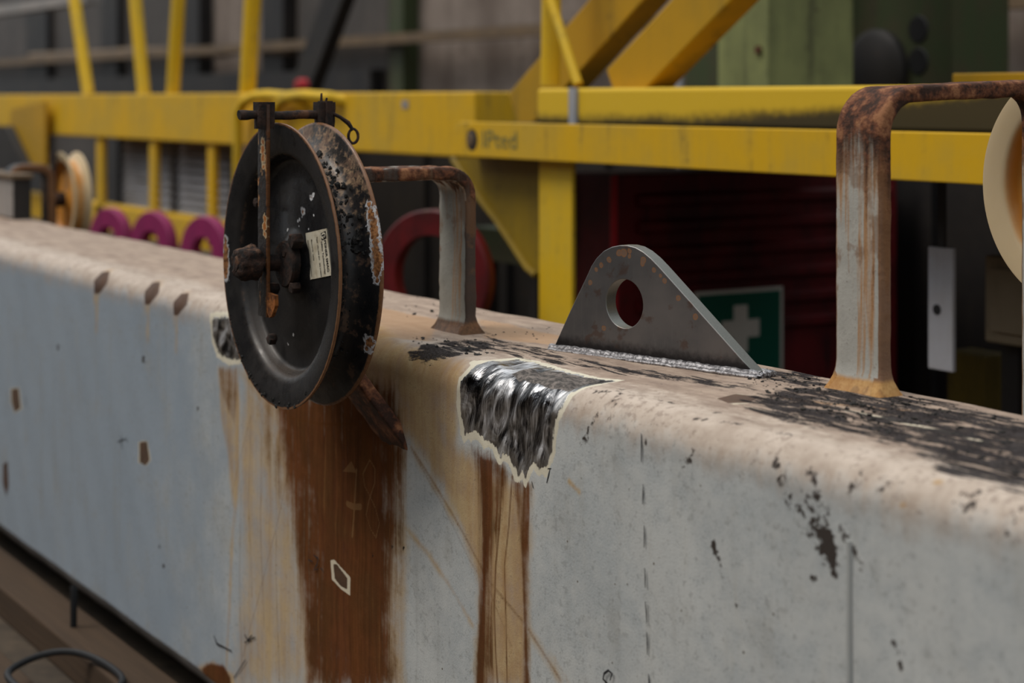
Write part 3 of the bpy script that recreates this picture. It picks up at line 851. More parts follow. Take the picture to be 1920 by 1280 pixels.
stroke('pale', [(1590, 770), (1660, 782), (1725, 800), (1790, 815)], 0.014, 0.9, 0.008)
stroke('pale', [(1810, 822), (1850, 830)], 0.012, 0.8, 0.008)
stroke('pale', [(1395, 760), (1450, 772), (1500, 782)], 0.014, 0.6, 0.012)
paint('brown', [(1346, 748), (1380, 740), (1424, 745), (1402, 755), (1366, 756)], 1.2, 0.008)
paint('pale', [(1334, 748), (1380, 736), (1436, 744), (1408, 760), (1368, 761)], 0.55, 0.02)
paint('ledge', [(700, 570), (830, 600), (815, 640), (700, 630)], 0.8, 0.03)
paint('ledge', [(890, 595), (1060, 630), (1040, 650), (900, 632)], 0.8, 0.03)
stroke('ledge', [(740, 588), (815, 606)], 0.02, 1.0, 0.02)
stroke('ledge', [(1450, 742), (1560, 758), (1700, 768)], 0.02, 0.9, 0.02)

PROFN = []
for j in range(npf):
    a = prof[(j + 1) % npf, :2] - prof[j - 1, :2]
    n_ = np.array([-a[1], a[0]]); PROFN.append(n_ / (np.linalg.norm(n_) + 1e-9))
PROFN = np.array(PROFN)
GXX, GSS = np.meshgrid(gx, GS, indexing='ij')
wav = 0.0012 * np.sin(GXX * 5.1 + 0.8) * np.sin(GSS * 6 + 1) + 0.0009 * np.sin(GXX * 13 + GSS * 7) + 0.0006 * np.sin(GXX * 31 - GSS * 23)
inp = np.clip(-CH['ground'] / 0.04, 0, 1)
dish = inp * (-0.004 + 0.0024 * np.sin(GXX * 95 + 2.2 * np.sin(GSS * 40)) * np.sin(GSS * 52 + GXX * 31) + 0.0012 * np.sin(GXX * 170 - GSS * 60))
VB = np.zeros((nx, npf, 3))
VB[:, :, 0] = gx[:, None]
VB[:, :, 1] = prof[None, :, 0] + (wav + dish) * PROFN[None, :, 0]
VB[:, :, 2] = prof[None, :, 1] + (wav + dish) * PROFN[None, :, 1]
BASE = np.array([-3.2, 0.5 * (YF + YB), ZB])
spreader = thing('lifting_beam', 'long grey box-section steel beam with rust runs, lying across the picture', 'steel beam', BASE)
me = bpy.data.meshes.new('beam_body')
idx = np.arange(nx * npf).reshape(nx, npf)
q = np.stack([idx[:-1], np.roll(idx, -1, 1)[:-1], np.roll(idx, -1, 1)[1:], idx[1:]], -1).reshape(-1, 4)
caps = [idx[0][::-1], idx[-1]]
nl = q.size + 2 * npf
me.vertices.add(nx * npf)
me.vertices.foreach_set('co', VB.reshape(-1))
me.loops.add(nl)
me.loops.foreach_set('vertex_index', np.concatenate([q.reshape(-1), caps[0], caps[1]]).astype(np.int32))
me.polygons.add(len(q) + 2)
me.polygons.foreach_set('loop_start', np.concatenate([np.arange(len(q)) * 4, [q.size, q.size + npf]]).astype(np.int32))
me.polygons.foreach_set('use_smooth', np.ones(len(q) + 2, bool))
me.update(calc_edges=True)
me.validate()
for k, a in list(CH.items()) + [('s', GSS)]:
    at_ = me.attributes.new(k, 'FLOAT', 'POINT')
    at_.data.foreach_set('value', a.astype(np.float32).reshape(-1))
AT['lifting_beam'] = BASE
body = obj('beam_body', me, M['beam'], spreader, (0, 0, 0), smooth=False)
# check winding: the side must face the camera
nrm = me.polygons[(nx // 2) * npf + 40].normal
if nrm.y > 0: me.flip_normals()

def on_beam(px, py, lift=0.0006):
    """point and outward normal on the beam's skin under a pixel"""
    x, s = px2xs(px, py)
    if s >= 0: return np.array([x, YF - lift - 0.0016, -RC - s])
    a = min(math.pi / 2, -s / RC)
    if a < math.pi / 2: return np.array([x, YF + RC - (RC + lift + 0.0012) * math.cos(a), -RC + (RC + lift + 0.0012) * math.sin(a)])
    return np.array([x, YF + RC + (-s - RC * math.pi / 2), lift + 0.0012])
def pen_line(P, w, name='pen_mark', mat='pen'):
    pts = [on_beam(*p) for p in P]
    m = MB(); V = []; F = []
    for i, p in enumerate(pts):
        t = pts[min(i + 1, len(pts) - 1)] - pts[max(i - 1, 0)]; t /= np.linalg.norm(t)
        sd = np.cross(t, np.array([0, -1.0, 0])); sd /= np.linalg.norm(sd)
        ww = w * (0.5 if i in (0, len(pts) - 1) else 1.0) * 0.5
        V += [p + sd * ww, p - sd * ww]
    for i in range(len(pts) - 1): F.append((2 * i, 2 * i + 1, 2 * i + 3, 2 * i + 2))
    m.add(V, F)
    return obj(name, m, M[mat], spreader, smooth=False)
# dashed marker line
for (x0, y0, x1, y1) in ((1204, 812, 1205, 866), (1208, 907, 1207, 945), (1210, 984, 1210, 1026), (1211, 1064, 1212, 1101), (1212, 1127, 1215, 1167), (1215, 1184, 1216, 1226), (1218, 1262, 1219, 1290)):
    pen_line([(x0, y0), ((x0 + x1) / 2 + .5, (y0 + y1) / 2), (x1, y1)], 0.0028)
pen_line([(1058, 879), (1066, 880), (1073, 879)], 0.0045)
pen_line([(1034, 877), (1031, 890), (1027, 905)], 0.0035)
pen_line([(1029, 878), (1039, 878)], 0.0035)
pen_line([(999, 902), (1002, 915)], 0.003)
pen_line([(1146, 1275), (1150, 1262), (1143, 1256), (1135, 1262), (1133, 1272), (1140, 1280), (1146, 1288)], 0.004)
pen_line([(580, 1049), (588, 1052)], 0.004)
pen_line([(590, 1040), (598, 1046), (596, 1058), (590, 1068), (598, 1066)], 0.004)
pen_line([(602, 1064), (607, 1068)], 0.004)
for P in ([(222, 828), (236, 822)], [(228, 816), (230, 842)], [(238, 818), (240, 828)], [(48, 742), (50, 762)], [(460, 1188), (466, 1200), (474, 1190)], [(460, 1204), (480, 1194)], [(402, 1190), (408, 1206), (436, 1220)], [(440, 1270), (462, 1236)]):
    pen_line(P, 0.005)
# vertical weld seam where two side plates meet
seam = [PY(1592, yy, YF) for yy in (905, 1000, 1100, 1200, 1300)]
sx = seam[0][0]
msm = MB().tube([(sx, YF + 0.0015, zz) for zz in np.linspace(-0.10, ZB + 0.06, 24)], 0.0045, 8).jitter(0.0008, 40)
def seam_mat():
    m = Mat('painted_seam', 0.45); c = m.co()
    m.color(m.mix(m.noise(c, 30, 5), (0.33, 0.35, 0.35), (0.42, 0.42, 0.40)))
    return m
M['seam'] = seam_mat()
tag(obj('weld_seam', msm, M['seam'], spreader), 'painted-over vertical weld seam on the beam side')

# ================================================================== straps welded across the beam
def strap(name, path2, rads, xc, w, t, mat, flare, label, seed, rough=0.0012, skew=None):
    p = fillet(path2, rads)
    mb = strap_mb(p, xc, w, t, flare, rough, seed, None, skew)
    o = obj(name, mb, mat, spreader, (xc, path2[0][0], 0.0), angle=50)
    n = len(mb.v)
    V = np.array(mb.v)
    sk = np.zeros(n)
    if skew:
        m2 = strap_mb(p, xc, w, t, flare, rough, seed); sk = V[:, 0] - np.array(m2.v)[:, 0]
    edge = (np.abs(V[:, 0] - xc - sk) > w / 2 - t * 0.16).astype(np.float32)
    foot = np.clip(1 - V[:, 2] / 0.045, 0, 1) * (np.abs(V[:, 1] - path2[0][0]) < 0.06) if flare[0] else np.zeros(n)
    for k, a in (('edge', edge), ('foot', foot)):
        at_ = o.data.attributes.new(k, 'FLOAT', 'POINT')
        at_.data.foreach_set('value', np.asarray(a, np.float32))
    o['label'] = label
    return o
# right strap: foot on the top plate, over and down behind the beam
strap('guard_strap', [(1.875, -0.003), (1.875, 0.447), (2.276, 0.462), (2.276, -0.10), (1.94, -0.34)], [0.062, 0.055, 0.05], -2.070, 0.102, 0.024, M['strap_r'], (0.045, 0.0),
      'tall grey flat-bar strap with rusted bend and flared welded foot', 1.0)
# left strap: foot on the top plate, forward over the side, its lower end turned in against the side
strap('guard_strap', [(1.702, -0.003), (1.702, 0.302), (1.452, 0.302), (1.436, -0.020), (1.516, -0.176)], [0.045, 0.045, 0.05], -3.010, 0.108, 0.022, M['strap_l'], (0.04, 0.0),
      'low rusty flat-bar strap behind the black pulley', 4.0, 0.0026, lambda u: 0.12 * max(0.0, (u - 0.80) / 0.20) ** 1.3)
# far left strap
strap('guard_strap', [(1.90, -0.003), (1.90, 0.182), (2.05, 0.182), (2.05, -0.06), (1.94, -0.20)], [0.045, 0.045, 0.04], -6.76, 0.09, 0.03, M['strap_far'], (0.03, 0.0),
      'dark flat-bar strap at the far left end', 7.0)

# ================================================================== lifting lug
LA = np.array([-2.695, 1.719, 0.0]); LB = np.array([-2.266, 1.825, 0.0])
LU = (LB - LA) / np.linalg.norm(LB - LA); LN = np.array([-LU[1], LU[0], 0.0])
def on_lug(px, py):
    r = ray(px, py)
    t = np.dot(LA - CAMP, LN) / np.dot(r, LN)
    q = CAMP + r * t
    return np.array([np.dot(q - LA, LU), q[2]])
tr = [(130, 905), (165, 828), (240, 660), (310, 514), (355, 420), (385, 352), (420, 298), (468, 250), (520, 223), (575, 212), (630, 213), (680, 226), (730, 254), (785, 300), (840, 357), (900, 424), (1000, 536), (1100, 648), (1200, 760), (1300, 872), (1400, 985), (1500, 1095)]
out2 = [on_lug(1000 + a / 3.556, 400 + b / 3.556) for a, b in tr]
out2[0][1] = 0.0; out2[-1][1] = 0.0
hc = on_lug(1170.4, 569.0)
hr = 46.0 / FPX * np.dot(LA + LU * hc[0] - CAMP, VV)
LT = 0.026
pl = [np.array(p) for p in out2] + [out2[-1] + (out2[0] - out2[-1]) * k / 12 for k in range(1, 12)]
def hit(th):
    d = np.array([math.cos(th), math.sin(th)]); best = None
    for a, b in zip(pl, pl[1:] + pl[:1]):
        e = b - a; den = d[0] * e[1] - d[1] * e[0]
        if abs(den) < 1e-12: continue
        w_ = a - hc
        t = (w_[0] * e[1] - w_[1] * e[0]) / den; u = (w_[0] * d[1] - w_[1] * d[0]) / den
        if t > 0 and -1e-9 <= u <= 1 + 1e-9 and (best is None or t > best): best = t
    return hc + d * best
ths = sorted(set([round(math.atan2(p[1] - hc[1], p[0] - hc[0]) % (2 * math.pi), 5) for p in pl] + [round(2 * math.pi * k / 72 + 0.001, 5) for k in range(72)]))
ths = [t for i, t in enumerate(ths) if i == 0 or t - ths[i - 1] > 0.004]
mb = MB(); K = len(ths); V = []
ins = [hc + hr * np.array([math.cos(t), math.sin(t)]) for t in ths]
ext = [hit(t) for t in ths]
mid = [a + (b - a) * 0.5 for a, b in zip(ins, ext)]
for off in (0.0, LT):
    for ring in (ins, mid, ext):
        for p in ring: V.append(LA + LU * p[0] + np.array([0, 0, p[1]]) + LN * off)
F = []; cut = []
for k in range(K):
    j = (k + 1) % K
    for a in (0, 1):
        F.append((a * K + k, a * K + j, (a + 1) * K + j, (a + 1) * K + k)); cut.append(0)
        b = a + 3
        F.append((b * K + k, (b + 1) * K + k, (b + 1) * K + j, b * K + j)); cut.append(0)
    F.append((2 * K + k, 2 * K + j, 5 * K + j, 5 * K + k)); cut.append(1)
    F.append((k, 3 * K + k, 3 * K + j, j)); cut.append(1)
mb.add(V, F)
LUG_SPOTS = []
for (a, b, r_) in ((420, 375, 7), (452, 345, 10), (505, 310, 10), (570, 262, 12), (605, 262, 16), (640, 250, 9), (732, 310, 13), (728, 335, 9), (803, 378, 8), (848, 415, 7), (875, 448, 9), (965, 565, 10), (1083, 690, 11), (380, 460, 8), (470, 765, 9), (640, 285, 7)):
    p = on_lug(1000 + a / 3.556, 400 + b / 3.556)
    q = LU * p[0] + np.array([0, 0, p[1]])
    LUG_SPOTS.append((q[0], q[1], q[2], r_ / 3.556 * 0.00150))
M['lug'] = steel_lug()
lug = obj('lifting_lug', mb, M['lug'], spreader, LA, bevel=0.0014, bseg=2)
lug.data.materials.append(M['lug_cut'].mat)
lug.data.polygons.foreach_set('material_index', cut)
lug['label'] = 'bare steel triangular lifting lug with a round eye, welded on top'
def weld_path(a, b, lift, n=110, r0=0.0068):
    path = []; rs = []
    for i in range(n):
        t = i / (n - 1)
        p = a + (b - a) * t
        path.append(p + np.array([0, 0, lift + 0.0012 * mnoise.noise(Vector((t * 30, 0, 0)))]) - LN * 0.0012 * mnoise.noise(Vector((t * 22, 5, 0))))
        rs.append(r0 * (0.92 + 0.05 * math.sin(i * 1.45) + 0.34 * mnoise.noise(Vector((t * 18, 9, 2)))))
    return path, rs
Lend = LA + LU * (out2[-1][0] + 0.006)
for nm, a, b, lf, r0 in (('weld_bead', LA - LN * 0.001 - LU * 0.006, Lend - LN * 0.001, 0.004, 0.0072), ('weld_bead', LA - LN * 0.008 - LU * 0.004, Lend - LN * 0.008, 0.0005, 0.0046),
                         ('weld_bead', LA + LN * (LT + 0.002), Lend + LN * (LT + 0.002), 0.003, 0.007), ('weld_bead', Lend - LN * 0.004, Lend + LN * (LT + 0.004), 0.003, 0.007)):
    pth, rs = weld_path(a, b, lf, r0=r0)
    obj(nm, MB().tube(pth, rs, 9), M['weld'], lug)

# ================================================================== pulleys
def sheave_profile(R, dep=1.0):
    k = R / 0.255
    P = [(0.0, 0.020), (0.036, 0.020), (0.043, 0.022), (0.062, 0.034), (0.070, 0.0365), (0.150, 0.0370), (0.153, 0.0385), (0.182, 0.0390), (0.188, 0.0375), (0.1915, 0.033), (0.195, 0.022), (0.198, 0.014), (0.203, 0.0095), (0.212, 0.0068), (0.234, 0.0030), (0.249, 0.0006),
         (0.2545, 0.0008), (0.2555, 0.003), (0.2545, 0.0058), (0.250, 0.0075), (0.236, 0.011), (0.222, 0.0165), (0.211, 0.0245), (0.205, 0.033), (0.203, 0.042), (0.205, 0.051), (0.211, 0.0595), (0.222, 0.0675), (0.236, 0.073), (0.250, 0.0768),
         (0.2545, 0.079), (0.2555, 0.0815), (0.2545, 0.084), (0.250, 0.085), (0.235, 0.083), (0.215, 0.076), (0.200, 0.064), (0.190, 0.055), (0.172, 0.048), (0.05, 0.048), (0.0, 0.048)]
    return [(r * k, y * k * dep) for r, y in P]
SC = np.array([-3.000, 1.325, 0.143])      # centre of the near rim of the black pulley
def on_web(px, py, y=0.0380):
    q = PY(px, py, SC[1] + y) - SC
    return q
SHEAVE_CHIPS = []
for zz, rr in ((0.118, 0.006), (0.108, 0.009), (0.098, 0.011), (0.087, 0.012), (0.076, 0.012), (0.066, 0.011), (0.054, 0.012), (0.044, 0.013), (0.033, 0.014), (0.022, 0.013), (0.011, 0.010), (0.0, 0.008), (-0.009, 0.006), (-0.120, 0.012), (-0.130, 0.009)):
    R_ = 0.246; SHEAVE_CHIPS.append((math.sqrt(R_ * R_ - zz * zz), 0.0745, zz, rr))
for zz, rr in ((0.028, 0.007), (0.020, 0.009), (0.010, 0.011), (0.0, 0.012), (-0.010, 0.013), (-0.020, 0.013), (-0.030, 0.012), (-0.040, 0.008)):
    R_ = 0.246; SHEAVE_CHIPS.append((-math.sqrt(R_ * R_ - zz * zz), 0.0015, zz, rr))
for (px, py, rr) in ((569, 398, 0.0065), (585, 372, 0.005)):
    q = on_web(px, py); SHEAVE_CHIPS.append((q[0], q[1], q[2], rr))
PAINT_FLECKS = []
for (px, py, rr) in ((551, 394, 1.6), (589, 403, 2.0), (563, 411, 3.2), (560, 414, 2.6), (562, 424, 1.6), (565, 430, 1.6), (580, 429, 2.4), (541, 431, 3), (588, 366, 3.4), (584, 374, 3.0), (571, 469, 2.2), (570, 505, 3.0), (576, 523, 1.8), (567, 448, 1.6), (623, 524, 2.2), (551, 627, 3.6), (540, 645, 1.8), (496, 620, 3), (543, 452, 3), (547, 458, 3)):
    q = on_web(px, py); PAINT_FLECKS.append((q[0], q[1], q[2], rr * 0.0011))
M['sheave'] = sheave_black()

pul = thing('cable_pulley', 'black grooved cable pulley with rusty rim, maker label and hanger pin', 'pulley', (SC[0], SC[1] + 0.04, SC[2] - 0.256))
wheel = obj('pulley_wheel', MB().lathe(sheave_profile(0.2555), SC, 160), M['sheave'], pul, SC, angle=60)
# maker's label and its lettering
lc = [on_web(573, 437, 0.0352), on_web(612, 428, 0.0352), on_web(622, 516, 0.0352), on_web(582, 524, 0.0352)]
lc = [SC + p for p in lc]
lab = obj('label_plate', MB().prism(lc, (0, -0.0002, 0), (0, 0.0018, 0)), M['label'], pul, smooth=False)
lab['label'] = 'cream maker label with black lettering'
LRT = lc[1]; dn = (lc[2] - lc[1]); dnl = np.linalg.norm(dn); dn = dn / dnl          # reading direction runs downwards
lf = (lc[0] - lc[1]); lfw = np.linalg.norm(lf); lf = lf - dn * np.dot(lf, dn); lf /= np.linalg.norm(lf)
def lab_text(txt, a, b, size, bold=False):
    O = LRT + dn * (dnl * a) + lf * (lfw * b)
    m = text_mesh(txt, 1.0, O, dn, -lf, 0.0006, bold)
    # fit: scale so that the line is `size` of the label long
    V = np.array(m.v) - O
    w_ = (V @ dn).max()
    k = size * dnl / w_
    sy = min(k * 1.25, 1.0)
    m.v = [tuple(O + dn * (np.dot(p, dn) * k) + (-lf) * (np.dot(p, -lf) * k * 1.15) + np.array([0, -0.0006, 0])) for p in V]
    return obj('lettering', m, M['ink'], lab, smooth=False)
lab_text('PEINER SMAG', 0.22, 0.165, 0.68, True)
lab_text('Lifting Technologies', 0.22, 0.31, 0.70, True)
lab_text('Type  18m.500 BO', 0.08, 0.50, 0.50, True)
lab_text('SN 219044', 0.64, 0.50, 0.30, True)
lab_text('Material-Nr  24038', 0.08, 0.76, 0.46, True)
lab_text('Made in Germany', 0.06, 0.93, 0.36, True)
lab_text('Langenhagen', 0.60, 0.93, 0.26, True)
O = LRT + dn * dnl * 0.045 + lf * lfw * 0.04
W_, h_ = dnl * 0.155, lfw * 0.23
obj('emblem', MB().prism([O, O + dn * W_, O + dn * W_ + lf * h_, O + lf * h_], (0, -0.0007, 0), (0, -0.0002, 0)), M['ink'], lab, smooth=False)
oc = O + dn * W_ * 0.5 + lf * h_ * 0.5
obj('emblem', MB().prism([oc + dn * W_ * 0.43 * math.cos(t) + lf * h_ * 0.43 * math.sin(t) for t in [2 * math.pi * k / 24 for k in range(24)]], (0, -0.0011, 0), (0, -0.0007, 0)), M['label'], lab, smooth=False)
pm = text_mesh('P', lfw * 0.20, oc - dn * W_ * 0.22 + lf * h_ * 0.30, dn, -lf, 0.0013, True)
obj('emblem', pm, M['ink'], lab, smooth=False)

M['rust_crust'] = rusty('crusted_rust', (0.008, 0.006, 0.005), (0.045, 0.022, 0.014), (0.16, 0.085, 0.05), 1.3, 0.9)
# hanger bar, pin, hub hardware
def hanger_mat():
    m = Mat('peeling_black_bar', 0.4)
    c = m.co(); n = m.noise(m.vmul(c, (40, 40, 14)), 1, 6, 0.62); f = m.noise(c, 90, 6, 0.6); x, y, z = m.sep(c)
    k = m.mix(f, (0.012, 0.012, 0.013), (0.035, 0.03, 0.028))
    k = m.mix(m.sm(n, 0.57, 0.61), k, m.mix(m.sm(f, 0.4, 0.6), (0.30, 0.11, 0.025), (0.50, 0.30, 0.14)))
    k = m.mix(m.sm(x + (f - 0.5) * 0.012, 0.0165, 0.0195), k, (0.13, 0.05, 0.016))
    w_ = (m.noise(c, 110, 4, 0.65) - 0.5) * 0.022
    pk = m.spots(((0.004, -0.004, 0.222, 0.007), (0.002, -0.004, 0.208, 0.009), (0.004, -0.004, 0.193, 0.008), (0.006, -0.004, 0.178, 0.005), (0.012, -0.004, 0.085, 0.006), (0.010, -0.004, 0.072, 0.007), (0.012, -0.004, 0.056, 0.006)), c, w_)
    k = m.mix(m.sm(pk, 0.003, 0.001), k, (0.46, 0.34, 0.20))
    k = m.mix(m.sm(pk, 0.0, -0.003), k, (0.34, 0.115, 0.022))
    k = m.mix(m.sm(z + (n - 0.5) * 0.06, 0.225, 0.26), k, m.mix(f, (0.02, 0.013, 0.01), (0.10, 0.05, 0.03)))
    m.color(k).bump(f, 0.6, 0.003)
    return m
M['hanger'] = hanger_mat()
HX = -3.012
bar = MB()
nseg = 30
for i in range(nseg):
    z0 = 0.055 + (0.430 - 0.055) * i / nseg; z1 = 0.055 + (0.430 - 0.055) * (i + 1) / nseg
barp = [np.array([1.305, 0.052]), np.array([1.305, 0.432])]
bmb = strap_mb(barp, HX, 0.040, 0.007, (0, 0), 0.0009, 2.0)
obj('hanger_bar', bmb, M['hanger'], pul, (HX, 1.305, 0.143))
bmb = strap_mb([np.array([1.424, 0.08]), np.array([1.424, 0.438])], HX + 0.004, 0.042, 0.013, (0, 0), 0.0012, 3.0)
obj('hanger_bar', bmb, M['rust_black'], pul)
pin = [np.array([HX - 0.002, y_, 0.4125 + 0.0008 * math.sin(y_ * 60)]) for y_ in np.linspace(1.258, 1.436, 24)]
obj('hanger_pin', MB().tube(pin, [0.0078 if 2 < i < 21 else 0.0088 for i in range(24)], 14).jitter(0.0012, 60), M['rust_black'], pul)
for y_ in (1.305, 1.424):
    blk = MB().box((HX - 0.020, y_ - 0.014, 0.395), (HX + 0.020, y_ + 0.014, 0.434))
    blk2 = strap_mb([np.array([y_, 0.388]), np.array([y_, 0.436])], HX, 0.036, 0.028, (0, 0), 0.004, y_)
    obj('pin_block', blk2, M['rust_black'], pul)
for dx, z0, z1, lean in ((-0.002, 0.425, 0.452, -0.004), (0.012, 0.425, 0.444, 0.004)):
    obj('split_pin', MB().tube([(HX + dx, 1.420, z0), (HX + dx + lean * 0.5, 1.420, (z0 + z1) / 2), (HX + dx + lean, 1.421, z1)], [0.003, 0.0026, 0.0018], 8).jitter(0.0008, 120), M['rust_black'], pul)
ch = [(HX + 0.018, 1.432, 0.415), (HX + 0.024, 1.445, 0.408), (HX + 0.030, 1.458, 0.398), (HX + 0.034, 1.466, 0.384)]
obj('chain_stub', MB().tube(ch, [0.0035, 0.003, 0.0042, 0.003], 8).jitter(0.001, 90), M['rust_black'], pul)
a_ = [2 * math.pi * k / 18 for k in range(19)]
obj('chain_stub', MB().tube([(HX + 0.034 + 0.003 * math.cos(t), 1.466 + 0.008 * math.cos(t), 0.374 + 0.013 * math.sin(t)) for t in a_], 0.0028, 8).jitter(0.001, 90), M['rust_black'], pul)
def hexnut(c, r, h, seed, y_axis=True, n=6, mat='rust_black', name='hub_nut'):
    P = [(0.0, 0), (r * 0.86, 0), (r, h * 0.12), (r, h * 0.88), (r * 0.86, h), (0.0, h)]
    m = MB().lathe(P, c, n * 4)
    # flatten to a hexagon, then corrode
    for i, p in enumerate(m.v):
        dx, dz = p[0] - c[0], p[2] - c[2]
        a = math.atan2(dz, dx); rr = math.hypot(dx, dz)
        f = math.cos(math.pi / n) / math.cos((a % (2 * math.pi / n)) - math.pi / n)
        m.v[i] = (c[0] + dx * f, p[1], c[2] + dz * f)
    m.jitter(r * 0.13, 1.6 / r, seed)
    return obj(name, m, M[mat], pul, angle=50)
nm_ = MB().lathe([(0.0, 0), (0.018, 0.001), (0.026, 0.004), (0.0295, 0.010), (0.0305, 0.018), (0.0300, 0.026), (0.0305, 0.034), (0.029, 0.041), (0.020, 0.046), (0.0, 0.046)], (HX - 0.002, 1.252, 0.148), 30)
nm_.jitter(0.007, 48, 2.0).jitter(0.004, 130, 5.0)
obj('hub_nut', nm_, M['rust_crust'], pul, angle=80)
obj('hub_axle', MB().lathe([(0, -0.075), (0.012, -0.075), (0.015, -0.07), (0.015, 0.02), (0.030, 0.02), (0.034, 0.028), (0.0, 0.028)], (HX, SC[1], 0.148), 24).jitter(0.002, 60), M['rust_black'], pul)
obj('hub_washer', MB().lathe([(0, -0.006), (0.040, -0.006), (0.043, -0.002), (0.043, 0.010), (0.0, 0.010)], (SC[0] + 0.012, SC[1] + 0.012, 0.146), 28).jitter(0.0025, 45, 3), M['rust_black'], pul)
for (px, py, r_, h_, yy) in ((545, 452, 0.014, 0.020, 0.004), (530, 470, 0.013, 0.018, 0.004), (545, 540, 0.011, 0.016, 0.006), (504, 541, 0.011, 0.018, -0.008), (503, 636, 0.011, 0.014, 0.012), (478, 380, 0.010, 0.012, 0.014)):
    q = PY(px, py, SC[1] + yy)
    hexnut((q[0], q[1], q[2]), r_, h_, px * 0.37, name='hub_bolt')
# bare bracket tip with orange rust at the foot of the hanger bar
q = PY(510, 575, 1.303)
tip = MB().prism([(q[0] - 0.017, 1.303, q[2] + 0.024), (q[0] + 0.018, 1.303, q[2] + 0.022), (q[0] + 0.020, 1.303, q[2] + 0.004), (q[0] + 0.004, 1.303, q[2] - 0.016), (q[0] - 0.006, 1.303, q[2] - 0.020), (q[0] - 0.016, 1.303, q[2] - 0.010)], (0, -0.003, 0), (0, 0.004, 0))
M['rust_orange'] = rusty('orange_rust', (0.12, 0.04, 0.012), (0.36, 0.12, 0.025), (0.55, 0.24, 0.08), 1.4)
obj('rust_flake', tip, M['rust_orange'], pul, smooth=False)
# caked grease clods in the groove
gm = MB()
for i in range(210):
    th = math.radians(rng.uniform(8, 74) if i < 160 else rng.uniform(-50, 30))
    yy = rng.beta(2.2, 2.0) * 0.052 + 0.014
    t = abs(yy - 0.042) / 0.032
    R_ = 0.2005 + 0.045 * t ** 1.7
    r_ = rng.uniform(0.0012, 0.0058) * (1.0 if i < 160 else 0.6)
    gm.lump((SC[0] + R_ * math.cos(th), SC[1] + yy, SC[2] + R_ * math.sin(th)), r_, (rng.uniform(.6, 1.7), rng.uniform(.6, 1.5), rng.uniform(.6, 1.7)), 0.9, 1, i)
for i in range(36):
    th = math.radians(rng.uniform(200, 300)); R_ = rng.uniform(0.244, 0.254)
    gm.lump((SC[0] + R_ * math.cos(th), SC[1] + 0.001, SC[2] + R_ * math.sin(th)), rng.uniform(0.001, 0.0036), (1, .8, 1.2), 0.9, 1, i + 300)
go = obj('grease_clods', gm, M['grease'], pul, smooth=False)
go['kind'] = 'stuff'; go['label'] = 'caked black grease in the groove'

def nylon_pulley(c, R, label, bar_dx, bar_top, nb=None):
    t = thing('cable_pulley', label, 'pulley', (c[0], c[1] + 0.035, c[2] - R))
    obj('pulley_wheel', MB().lathe(sheave_profile(R, 1.15), c, 128), M['nylon'], t, c, angle=60)
    b = strap_mb([np.array([c[1] - 0.016, c[2] - 0.10]), np.array([c[1] - 0.016, c[2] + bar_top])], c[0] + bar_dx, 0.05, 0.014, (0, 0), 0.0006, 3.3)
    obj('hanger_bar', b, M['rust_black'], t)
    obj('hub_nut', MB().lathe([(0, -0.05), (0.026, -0.05), (0.03, -0.044), (0.03, 0.02), (0, 0.02)], c, 12).jitter(0.002, 60), M['rust_black'], t)
    return t
nylon_pulley(np.array([-2.052, 2.312, 0.298]), 0.200, 'yellowed white nylon pulley half hidden at the right edge', 0.02, 0.16)
c0 = PY(112, 374, 2.22)
nylon_pulley(c0, 0.190, 'yellowed white nylon pulley behind the far left end', -0.03, 0.19)

# crumbs of soot and slag lying on the top plate
cr = MB()
for i in range(620):
    if i < 460:
        px = rng.uniform(1400, 1915); py = 0.2014 * px + 392 + rng.uniform(8, 62 + (px - 1400) * 0.10)
    elif i < 560:
        px = rng.uniform(775, 930); py = rng.uniform(632, 668)
    else:
        px = rng.uniform(700, 1080); py = 0.2014 * px + 392 + rng.uniform(6, 50)
    q = PZ(px, py, 0.0)
    if q[1] < YF + RC * 0.9 or q[1] > YB - 0.012: continue
    if abs(q[0] + 2.07) < 0.075 and abs(q[1] - 1.875) < 0.035: continue
    r_ = rng.gamma(2.0, 0.0006) + 0.0006
    cr.lump((q[0], q[1], 0.0008), min(r_, 0.007), (rng.uniform(.8, 2.0), rng.uniform(.7, 1.4), rng.uniform(.35, .8)), 0.9, 1, i)
co_ = obj('soot_crumbs', cr, M['grease'], spreader, smooth=False)
co_['kind'] = 'stuff'; co_['label'] = 'black crumbs of soot and slag on the top plate'

# ================================================================== things behind
def bx(lo, hi): return MB().box(lo, hi)
def pbox(px0, px1, py0, py1, Y, dep, zlo=None, zhi=None):
    """box whose front lies in the plane y = Y between two pixel columns; heights read at the first column"""
    a = PY(px0, py1, Y); b = PY(px1, py0, Y); c = PY(px0, py0, Y)
    return (a[0], Y, a[2] if zlo is None else zlo), (b[0], Y + dep, c[2] if zhi is None else zhi)

